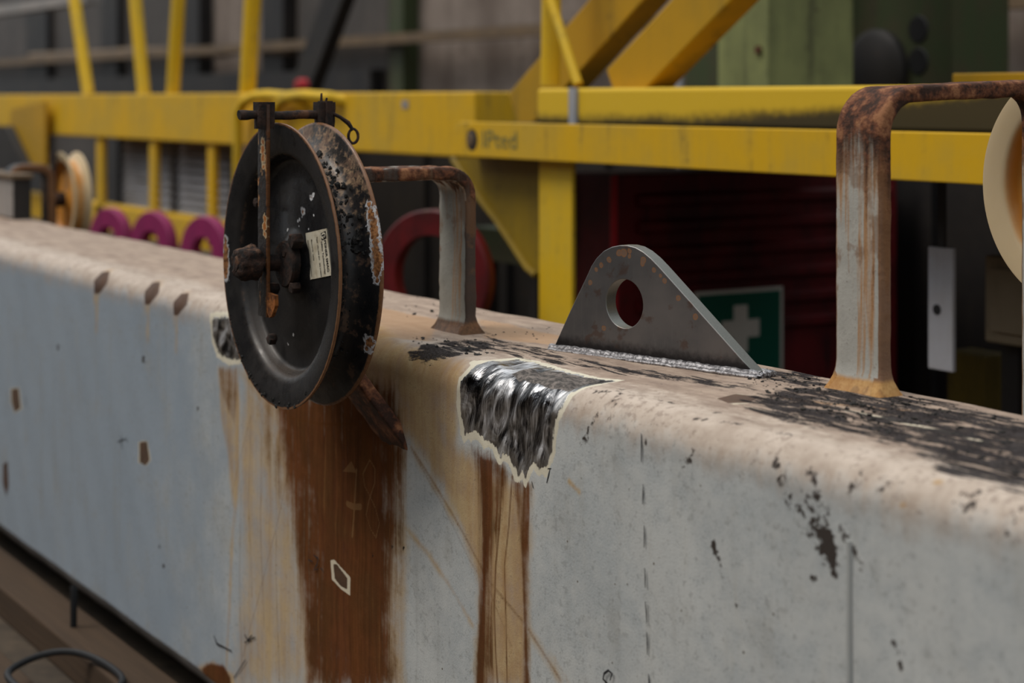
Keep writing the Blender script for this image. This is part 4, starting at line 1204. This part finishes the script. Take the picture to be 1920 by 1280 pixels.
# ---- yellow frame on the right: rail, tube on its ledge, post, gusset, braces
YR = 3.00
za = PY(850, 292, YR)[2]; zb_ = PY(850, 228, YR)[2]
xa = PY(843, 260, YR)[0]; xe = 0.2
fr = thing('yellow_gantry', 'yellow steel gantry of rail, tube, post and slanting braces behind the lug', 'steel frame', (-4.6, YR + 0.08, FLOOR))
P = [(xa, YR, za), (xe, YR, za), (xe, YR, zb_), (xa + 0.07, YR, zb_), (xa + 0.035, YR, zb_ - 0.012), (xa + 0.012, YR, zb_ - 0.045)]
obj('rail', MB().prism(P, (0, 0, 0), (0, 0.02, 0)), M['yellow_dusty'], fr, (xa, YR, za), smooth=False, bevel=0.003)
obj('rail_ledge', bx((xa + 0.02, YR + 0.02, zb_ - 0.02), (xe, YR + 0.34, zb_ - 0.004)), M['dark_steel'], fr, smooth=False)
obj('rail_flange', bx((xa + 0.02, YR + 0.02, za), (xe, YR + 0.12, za + 0.012)), M['yellow_dusty'], fr, smooth=False)
YT = 3.12
obj('shade_plate', bx((xa + 0.08, YR + 0.345, zb_ - 0.020), (xe, 4.15, zb_ - 0.006)), M['dark_steel'], fr, smooth=False)  # hidden plate added to shade everything under the rail
xt = PY(1006, 190, YT)[0]; zt = PY(1100, 165, YT)[2]
obj('tube', bx((xt, YT, zb_ - 0.004), (xe, YT + 0.16, zt)), M['yellow_sooty'], fr, (-3.6, YT, zb_), smooth=False, bevel=0.012, bseg=3)
q0, q1 = pbox(1066, 1078, 160, 228, YT - 0.012, 0.012, zb_ - 0.004, zt + 0.002)
obj('clip', bx(q0, q1), M['pale_steel'], fr, smooth=False)
YP = 3.05
q0, q1 = pbox(1010, 1072, 300, 600, YP, 0.016, FLOOR, za)
obj('post', bx(q0, q1), M['yellow'], fr, smooth=False, bevel=0.004)
q0, q1 = pbox(2150, 2220, 300, 600, YP + 0.2, 0.10, FLOOR, za)
obj('post', bx(q0, q1), M['yellow'], fr, smooth=False, bevel=0.004)
YG = 3.10
gp = [(850, 297), (1012, 297), (1012, 512), (1002, 514), (985, 498), (960, 455), (930, 410), (895, 362), (872, 330)]
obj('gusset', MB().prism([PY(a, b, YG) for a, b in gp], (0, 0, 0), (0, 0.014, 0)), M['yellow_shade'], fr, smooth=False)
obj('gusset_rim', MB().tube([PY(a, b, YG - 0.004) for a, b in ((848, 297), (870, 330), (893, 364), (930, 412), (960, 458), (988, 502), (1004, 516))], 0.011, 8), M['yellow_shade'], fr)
# rail marking: hole and faded stencil
c = PY(885, 262, YR)
hm = MB().lathe([(0.0, -0.001), (0.036, -0.001), (0.036, 0.002), (0.0, 0.002)], c, 40)
obj('rail_hole', hm, M['dark_steel'], fr)
obj('rail_boss', MB().lathe([(0.0, -0.004), (0.020, -0.004), (0.026, 0.001), (0.0, 0.001)], c + np.array([-0.010, 0, 0]), 32), M['brown'], fr)
tx = PY(903, 276, YR)
obj('stencil', text_mesh('IPted', 0.082, tx, (1.35, 0, 0), (0, 0, 1), 0.0015), M['faded_ink'], fr, smooth=False)
# slanting braces above
def slab(p0, p1, w, t, Y, mat, parent, name):
    a, b = PY(*p0, Y), PY(*p1, Y)
    d = b - a; d /= np.linalg.norm(d)
    n_ = np.array([-d[2], 0, d[0]])
    return obj(name, MB().prism([a + n_ * w, b + n_ * w, b - n_ * w, a - n_ * w], (0, 0, 0), (0, t, 0)), mat, parent, smooth=False, bevel=0.006)
slab((965, 215), (1479, -371), 0.088, 0.10, 3.34, M['yellow_orange'], fr, 'brace')
slab((1150, 172), (1667, -373), 0.080, 0.10, 3.18, M['yellow_orange'], fr, 'brace')
a, b = PY(1032, 160, 3.2), PY(1038, -420, 3.2)
obj('upright', MB().tube([a, b], 0.032, 20), M['yellow'], fr)
a, b = PY(1084, 158, 3.14), PY(960, -218, 3.14)
obj('stay', MB().tube([a, b], 0.016, 14), M['yellow'], fr)

# ---- yellow girder on the left
YL = 3.36
gz0, gz1 = PY(890, 297, YL)[2], PY(890, 172, YL)[2]
gxe = PY(890, 200, YL)[0]
gird = thing('yellow_girder', 'yellow box girder with tube uprights behind the black pulley', 'steel girder', (-9.0, YL + 0.1, FLOOR))
obj('girder_body', bx((-17.0, YL, gz0), (gxe, YL + 0.24, gz1)), M['yellow_dusty'], gird, (gxe, YL, gz0), smooth=False, bevel=0.008)
for (x0, x1, yt) in ((134, 166, 0.03), (250, 270, 0.03), (337, 324, 0.03), (476, 464, 0.03)):
    a, b = PY(x1, 182, YL + 0.06), PY(x1 + (x0 - x1) * 2.6, -395, YL + 0.06)
    a[2] = gz1 - 0.005
    obj('upright', MB().tube([a, (a + b) / 2, b], 0.036 if x0 != 476 else 0.040, 18), M['yellow'], gird)
# lower struts, bottom chord and sheet panels between the struts
zc0, zc1 = PY(300, 436, YL + 0.06)[2], PY(300, 398, YL + 0.06)[2]
obj('bottom_chord', bx((-17, YL + 0.02, zc0 - 0.04), (PY(600, 400, YL)[0], YL + 0.14, zc1)), M['yellow_dusty'], gird, smooth=False, bevel=0.006)
cols = [(180, 191), (279, 291), (388, 400), (520, 532)]
strutx = []
for (x0, x1) in cols:
    a = PY(x0, 280, YL + 0.02); b = PY(x1, 280, YL + 0.02)
    strutx.append((a[0], b[0]))
    obj('strut', bx((a[0], YL + 0.02, zc0 - 0.02), (b[0], YL + 0.05, gz0 + 0.005)), M['yellow_dusty'], gird, smooth=False, bevel=0.004)
for xl, zl in ((-15.0, zc0), (-11.2, zc0), (PY(585, 400, YL)[0], gz0)):
    obj('leg', bx((xl - 0.06, YL + 0.06, FLOOR), (xl + 0.06, YL + 0.16, zl)), M['yellow_dusty'], gird, smooth=False)
for i in range(1, 3):
    xa_, xb_ = strutx[i - 1][1], strutx[i][0]
    n_s = 9
    obj('sheet_backing', bx((xa_, YL + 0.19, zc1), (xb_, YL + 0.20, gz0)), M['dark_steel'], gird, smooth=False)
    for k in range(n_s):
        z0 = zc1 + (gz0 - zc1) * k / n_s; z1 = zc1 + (gz0 - zc1) * (k + 0.72) / n_s
        sl_ = MB().prism([(xa_, YL + 0.16, z0), (xa_, YL + 0.135, z0 + 0.004), (xa_, YL + 0.15, z1), (xa_, YL + 0.175, z1)], (0, 0, 0), (xb_ - xa_, 0, 0))
        obj('slat', sl_, M['sheet'], gird, smooth=False)
# a gusset and plates at the far left end
g = [(20, 205), (84, 190), (84, 312), (42, 310), (14, 262)]
obj('end_gusset', MB().prism([PY(a, b, YL - 0.06) for a, b in g], (0, 0, 0), (0, 0.02, 0)), M['yellow_orange'], gird, smooth=False)
g = [(-40, 236), (10, 236), (40, 300), (52, 318), (-40, 318)]
obj('end_bracket', MB().prism([PY(a, b, YL - 0.12) for a, b in g], (0, 0, 0), (0, 0.05, 0)), M['dark_steel'], gird, smooth=False)
obj('girder_mark', bx(*[(p[0], YL - 0.003 if i == 0 else YL, p[2]) for i, p in enumerate((PY(754, 203, YL), PY(766, 188, YL)))]), M['grey_steel'], gird, smooth=False)

# two bent tubes standing in front of the girder
for i, (cx, lb) in enumerate(((492, 'left one of two bent yellow tube hoops on the girder'), (560, 'right one of two bent yellow tube hoops on the girder'))):
    Yh = YL - 0.05
    pts2 = [(cx - 46, 300), (cx - 46, 230), (cx - 44, 208), (cx - 34, 190), (cx - 14, 180), (cx + 10, 178), (cx + 32, 180), (cx + 60, 182)]
    path = [PY(a, b, Yh) for a, b in pts2]
    path[0][2] = FLOOR; path.append(path[-1] + np.array([0.02, 0.06, -0.02]))
    o = obj('tube_hoop', MB().tube(path, 0.024, 14), M['yellow'], gird)

# ---- painted rings standing behind the beam
def ring_thing(px, py, Y, R, r_in, mat, label, group=None, yaw=0.0):
    c = PY(px, py, Y)
    t = 0.05
    m = MB().lathe([(r_in, 0), (R * 0.97, 0), (R, t * 0.15), (R, t * 0.85), (R * 0.97, t), (r_in, t), (r_in * 0.97, t * 0.5), (r_in, 0)], (0, 0, 0), 48)
    M_ = Matrix.Rotation(yaw, 4, 'Z')
    m.v = [tuple(np.array(M_ @ Vector(p)) + c) for p in m.v]
    # short stand down to the ground
    o = thing('painted_ring', label, 'steel ring', (c[0], c[1], FLOOR), group)
    obj('ring', m, M[mat], o)
    obj('ring_stand', bx((c[0] - 0.03, c[1] + 0.005, FLOOR), (c[0] + 0.03, c[1] + 0.045, c[2] - R * 0.9)), M['dark_steel'], o, smooth=False)
for px, py, lb in ((200, 452, 'magenta steel ring nearest the white pulley'), (280, 462, 'magenta steel ring in the middle of three'), (378, 476, 'magenta steel ring nearest the black pulley')):
    ring_thing(px, py, 2.95, 0.165, 0.075, 'magenta', lb, 'magenta rings on the ground', 0.25)
ring_thing(806, 520, 2.75, 0.215, 0.135, 'red', 'dull red steel ring seen under the low strap', None, 0.5)
ybar = obj('yellow_bar', bx(*pbox(880, 1000, 424, 482, 3.7, 0.12)), M['green_dark'], smooth=False)  # yellow bar in dark green paint, its dimness put into the colour
# give the bar legs so that it stands
b_ = thing('low_trestle', 'low yellow trestle bar in a dimmed colour under the gantry gusset', 'trestle', (AT[ybar.name][0], 3.76, FLOOR))
p_at = AT[ybar.name]
ybar.parent = b_; ybar.location = tuple(p_at - AT[b_.name]); ybar.name = 'trestle_bar'; AT[ybar.name] = p_at
q0, q1 = pbox(880, 1000, 424, 482, 3.7, 0.12)
for xl in (q0[0] + 0.05, q1[0] - 0.05):
    obj('trestle_leg', bx((xl - 0.03, 3.73, FLOOR), (xl + 0.03, 3.79, q0[2])), M['dark_steel'], b_, smooth=False)

# ---- red container with the first-aid sign
XC = -4.75
cont = thing('red_locker', 'dark red steel locker standing under the yellow rail', 'locker', (XC - 0.18, 3.9, FLOOR))
obj('locker_body', bx((XC - 0.36, 3.27, FLOOR), (XC, 4.46, 0.20)), M['red'], cont, smooth=False, bevel=0.006)
obj('corner_post', bx((XC - 0.012, 3.246, FLOOR), (XC + 0.008, 3.268, 0.20)), M['red_bright'], cont, smooth=False, bevel=0.005)
obj('corner_post', bx((XC - 0.36, 3.25, FLOOR), (XC - 0.30, 3.27, 0.20)), M['red'], cont, smooth=False)
for k in range(6):
    z0 = 0.14 - k * 0.085
    obj('rib', MB().prism([(XC, 3.34, z0), (XC + 0.022, 3.34, z0 - 0.012), (XC + 0.022, 3.34, z0 - 0.036), (XC, 3.34, z0 - 0.048)], (0, 0, 0), (0, 1.08, 0)), M['red'], cont, smooth=False)
cA, cB = PX(1304, 548, XC + 0.03), PX(1468, 536, XC + 0.03)
w_ = cB[1] - cA[1]
zt_ = 0.5 * (cA[2] + cB[2])
sg = thing('first_aid_sign', 'green first-aid sign with white cross on the red locker', 'sign', (XC + 0.03, (cA[1] + cB[1]) / 2, zt_ - w_ * 1.02))
obj('sign_plate', bx((XC + 0.024, cA[1], zt_ - w_ * 1.02), (XC + 0.030, cB[1], zt_)), M['sign_white'], sg, smooth=False)
bw = 0.012
obj('sign_field', bx((XC + 0.029, cA[1] + bw, zt_ - w_ * 1.02 + bw), (XC + 0.0315, cB[1] - bw, zt_ - bw)), M['sign_green'], sg, smooth=False)
cy_, cz_ = PX(1388, 616, XC + 0.03)[1:]
cw, cl = 0.029, 0.078
P = [(cw, cl), (cw, cw), (cl, cw), (cl, -cw), (cw, -cw), (cw, -cl), (-cw, -cl), (-cw, -cw), (-cl, -cw), (-cl, cw), (-cw, cw), (-cw, cl)]
obj('sign_cross', MB().prism([(XC + 0.031, cy_ + a, cz_ + b) for a, b in P], (0, 0, 0), (0.002, 0, 0)), M['sign_white'], sg, smooth=False)

# ---- right: hanging plate, cabinet, yellow legs
q0, q1 = pbox(1740, 1786, 462, 690, 3.22, 0.012)
pt = thing('hanging_plate', 'pale grey plate with one bolt hole, hung under the yellow rail', 'plate', ((q0[0] + q1[0]) / 2, 3.22, q0[2]))
obj('plate', bx(q0, q1), M['white_plate'], pt, smooth=False, bevel=0.002)
obj('hanger', bx(((q0[0] + q1[0]) / 2 - 0.01, 3.222, q1[2]), ((q0[0] + q1[0]) / 2 + 0.01, 3.232, za)), M['dark_steel'], pt, smooth=False)
cc_ = PY(1757, 580, 3.22)
obj('bolt_hole', MB().lathe([(0, -0.002), (0.013, -0.002), (0.013, 0.002), (0, 0.002)], cc_, 20), M['rubber'], pt)
q0, q1 = pbox(1846, 1975, 478, 640, 3.5, 0.4)
cab = thing('switch_cabinet', 'small tan cabinet on legs at the right behind the strap', 'cabinet', ((q0[0] + q1[0]) / 2, 3.7, FLOOR))
obj('cabinet_body', bx(q0, q1), M['tan'], cab, smooth=False, bevel=0.006)
obj('cabinet_door', bx((q0[0] + 0.03, 3.488, q0[2] + 0.03), (q1[0] - 0.02, 3.5, q1[2] - 0.03)), M['tan'], cab, smooth=False, bevel=0.003)
for xl in (q0[0] + 0.04, q1[0] - 0.04):
    obj('cabinet_leg', bx((xl - 0.03, 3.55, FLOOR), (xl + 0.03, 3.62, q0[2])), M['dark_steel'], cab, smooth=False)
q0, q1 = pbox(1775, 1848, 655, 760, 3.75, 0.10, FLOOR)
o = obj('yellow_stand', bx(q0, q1), M['yellow_dim'], smooth=False, bevel=0.006)
tag(o, 'short yellow floor stand beside the tan cabinet', 'stand')

# ---- green machine housing above the rail
gm_ = thing('green_machine', 'pale green machine housing of tall plates rising behind the yellow rail', 'machine', (-5.4, 4.6, FLOOR))
H = 2.2
q0, q1 = pbox(1345, 1440, 0, 150, 4.2, 0.41, FLOOR, H)
obj('housing', bx(q0, q1), M['green'], gm_, smooth=False, bevel=0.008)
e0 = q1[0]
obj('edge_strip', bx((e0 - 0.012, 4.188, FLOOR), (e0 + 0.014, 4.20, H)), M['green'], gm_, smooth=False)
for zz in (0.62, 0.86, 1.1):
    obj('bolt', MB().lathe([(0, -0.012), (0.016, -0.012), (0.018, 0), (0, 0)], (e0 - 0.05, 4.2, zz), 6), M['rust'], gm_)
q0, q1 = pbox(1284, 1420, 0, 150, 4.62, 0.2, FLOOR, H)
obj('side_panel', bx(q0, q1), M['green_dark'], gm_, smooth=False)  # darker green than the housing: shade further back put into the colour
q0, q1 = pbox(1560, 1786, 0, 150, 5.0, 0.3, FLOOR, H)
obj('rear_panel', bx(q0, q1), M['green_dark'], gm_, smooth=False)
for py in (55, 115):
    c = PY(1722, py, 5.0)
    obj('port', MB().lathe([(0, -0.006), (0.05, -0.006), (0.055, 0.0), (0, 0.0)], c, 24), M['rubber'], gm_)
c = PY(1650, 130, 5.0)
obj('cover', MB().lathe([(0, -0.05), (0.13, -0.05), (0.16, -0.03), (0.16, 0), (0, 0)], c, 32), M['dark_steel'], gm_)
for px, Y, r_, mt, lb in ((1274, 4.0, 0.014, 'pale_steel', 'thin pale conduit pole left of the green machine'), (1846, 5.5, 0.014, 'tan', 'thin tan conduit pole right of the green machine')):
    p = PY(px, 100, Y)
    o = obj('conduit_pole', MB().tube([(p[0], p[1], FLOOR), (p[0], p[1], 2.4)], r_, 12), M[mt])
    tag(o, lb, 'pole')
for x0, x1 in ((1780, 1822), (1850, 1960)):
    pass
q0, q1 = pbox(1785, 1990, 138, 158, 3.5, 0.2)
o = obj('yellow_channel', bx((xe + 0.02, 3.5, FLOOR), (xe + 0.08, 3.6, q1[2])), M['yellow_orange'], smooth=False)
chn = thing('yellow_crosspiece', 'yellow crosspiece just above the rail at the upper right', 'steel bar', (q0[0], 3.55, FLOOR))
pa = AT[o.name]; o.parent = chn; o.location = tuple(pa - AT[chn.name]); o.name = 'crosspiece_leg'
obj('crosspiece', bx(q0, (xe + 0.08, q1[1], q1[2])), M['yellow_orange'], chn, smooth=False, bevel=0.004)

# ---- the far wall
YW = 7.5
w = struct('wall_back', bx((-40, YW, FLOOR), (6, YW + 0.3, 4.6)), M['wall'], at=(-20, YW, FLOOR))
n_ = 0
for px, wpx in ((68, 40), (205, 30), (360, 26), (510, 40), (742, 26), (1395, 40), (1700, 40)):
    a = PY(px - wpx / 2, 100, YW - 0.16); b = PY(px + wpx / 2, 100, YW - 0.16)
    n_ += 1
    struct('trim_%d' % n_, bx((a[0], YW - 0.16, FLOOR), (b[0], YW, 4.6)), M['green_dark'] if px in (742, 1395) else M['dark_steel'])
zr_ = PY(900, 62, YW - 0.2)[2]
struct('trim_%d' % (n_ + 1), bx((-40, YW - 0.30, zr_ - 0.05), (6, YW - 0.16, zr_ + 0.035)), M['brown'])
zr2 = PY(300, 150, YW - 0.2)[2]
struct('trim_%d' % (n_ + 2), bx((-40, YW - 0.22, zr2 - 0.4), (PY(735, 150, YW)[0], YW, zr2 + 0.05)), M['dark_steel'])
for k_, (pa_, pb_) in enumerate(((-330, 60), (76, 190), (218, 346), (560, 728))):
    xa2, xb2 = PY(pa_, 100, YW - 0.08)[0], PY(pb_, 100, YW - 0.08)[0]
    struct('trim_%d' % (n_ + 3 + k_), bx((xa2, YW - 0.08, FLOOR), (xb2, YW, 4.6)), M['cladding'])
# pipe loosely hung along the wall on the left
path = [PY(a, b, YW - 0.215) for a, b in ((60, 106), (150, 103), (200, 101), (255, 96), (330, 98), (360, 96), (420, 99), (445, 92), (475, 84), (500, 92), (548, 92))]
o = obj('sagging_pipe', MB().tube(path, 0.055, 12), M['brown'])
tag(o, 'thin brown pipe sagging between the yellow uprights', 'pipe')
a, b = PY(560, 175, 5.4), PY(640, -40, 5.4)
o = slab((556, 180), (766, -395), 0.13, 0.10, 5.4, M['grey_steel'], None, 'slanting_strut')
o.data.materials[0] = M['dark_steel'].mat
tag(o, 'dark slanting steel strut above the girder', 'strut')
c = PY(568, 160, 5.0)
o = obj('red_lamp', MB().lathe([(0, -0.05), (0.03, -0.048), (0.042, -0.03), (0.045, 0.02), (0.03, 0.03), (0, 0.03)], c, 20), M['red_bright'])
post = thing('warning_post', 'small red capped post peeking over the girder', 'post', (c[0], 5.0, FLOOR))
pa = AT[o.name]; o.parent = post; o.location = tuple(pa - AT[post.name]); o.name = 'red_cap'
obj('post_shaft', MB().tube([(c[0], 5.0, FLOOR), (c[0], 5.0, c[2] - 0.03)], 0.02, 10), M['dark_steel'], post)
a, b = PY(-60, 26, 5.2), PY(160, -6, 5.2)
o = obj('overhead_rail', bx((a[0], 5.2, a[2] - 0.06), (b[0], 5.36, a[2] + 0.04)), M['grey_steel'], smooth=False)
tag(o, 'grey overhead rail crossing the top left corner', 'rail')

# ---- grey block at the far left on the beam
blk = obj('end_block', bx((-7.6, 1.868, 0.002), (-6.585, 1.925, 0.150)), M['grey_steel'], spreader, (-7.0, 1.89, 0.0), smooth=False, bevel=0.008)
blk['label'] = 'grey steel block at the far left end'
obj('block_cap', bx((-7.62, 1.855, 0.150), (-6.56, 1.935, 0.168)), M['brown'], blk, smooth=False, bevel=0.004)
obj('block_end', bx((-6.585, 1.866, 0.002), (-6.575, 1.930, 0.150)), M['dark_steel'], blk, smooth=False)

# ---- black boxes added to fill in the shade behind the beam, under the frame
for (x0, x1, y0, y1, zt3, lb) in ((-8.6, -5.6, 4.05, 4.6, 0.30, 'long black crate box added for the shade under the gantry gusset'), (-4.93, -3.0, 4.55, 4.72, 0.34, 'black crate box added for the shade behind the hanging plate')):
    t = thing('shade_filler', lb, 'filler', ((x0 + x1) / 2, (y0 + y1) / 2, FLOOR))
    obj('filler_body', bx((x0, y0, FLOOR), (x1, y1, zt3)), M['dark_steel'], t, smooth=False, bevel=0.01)
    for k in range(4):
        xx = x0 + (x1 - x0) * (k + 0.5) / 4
        obj('filler_batten', bx((xx - 0.04, y0 - 0.025, FLOOR), (xx + 0.04, y0, zt3)), M['dark_steel'], t, smooth=False)

# ---- timbers, rod and cable in front of the beam's foot
for i, (y0, y1, zt2, lb) in enumerate(((1.375, 1.50, -0.895, 'oily brown timber plank lying right along the beam foot'), (1.04, 1.250, -0.93, 'oily brown timber plank second from the beam foot'))):
    o = obj('timber_plank', bx((-9.0, y0, FLOOR), (-0.5, y1, zt2)), M['wood'], smooth=False, bevel=0.006)
    tag(o, lb, 'plank', 'planks along the beam')
for i, (xs, lb) in enumerate(((-6.2, 'far timber bearer under the beam'), (-2.2, 'near timber bearer under the beam'))):
    o = obj('timber_bearer', bx((xs - 0.1, 1.51, FLOOR), (xs + 0.1, 2.02, ZB)), M['wood'], smooth=False, bevel=0.006)
    tag(o, lb, 'timber')
p = PZ(140, 1222, -0.895)
p[1] = 1.43
top = PY(137, 1098, 1.43)
xr = PY(138, 1180, 1.43)[0]
o = obj('steel_rod', MB().tube([(xr, 1.43, -0.895), (xr, 1.43, -0.80), (xr - 0.004, 1.43, top[2])], 0.0085, 10), M['rubber'])
tag(o, 'thin dark rod standing on the plank at the lower left', 'rod')
c = PZ(122, 1302, -0.92)
o = obj('cable_coil', MB().tube([(c[0] + 0.19 * math.cos(t), c[1] + 0.12 * math.sin(t), -0.880 + 0.006 * math.sin(3 * t)) for t in [2 * math.pi * k / 48 for k in range(49)]], 0.0085, 8), M['rubber'])
tag(o, 'loop of black cable on the ground at the lower left', 'cable')
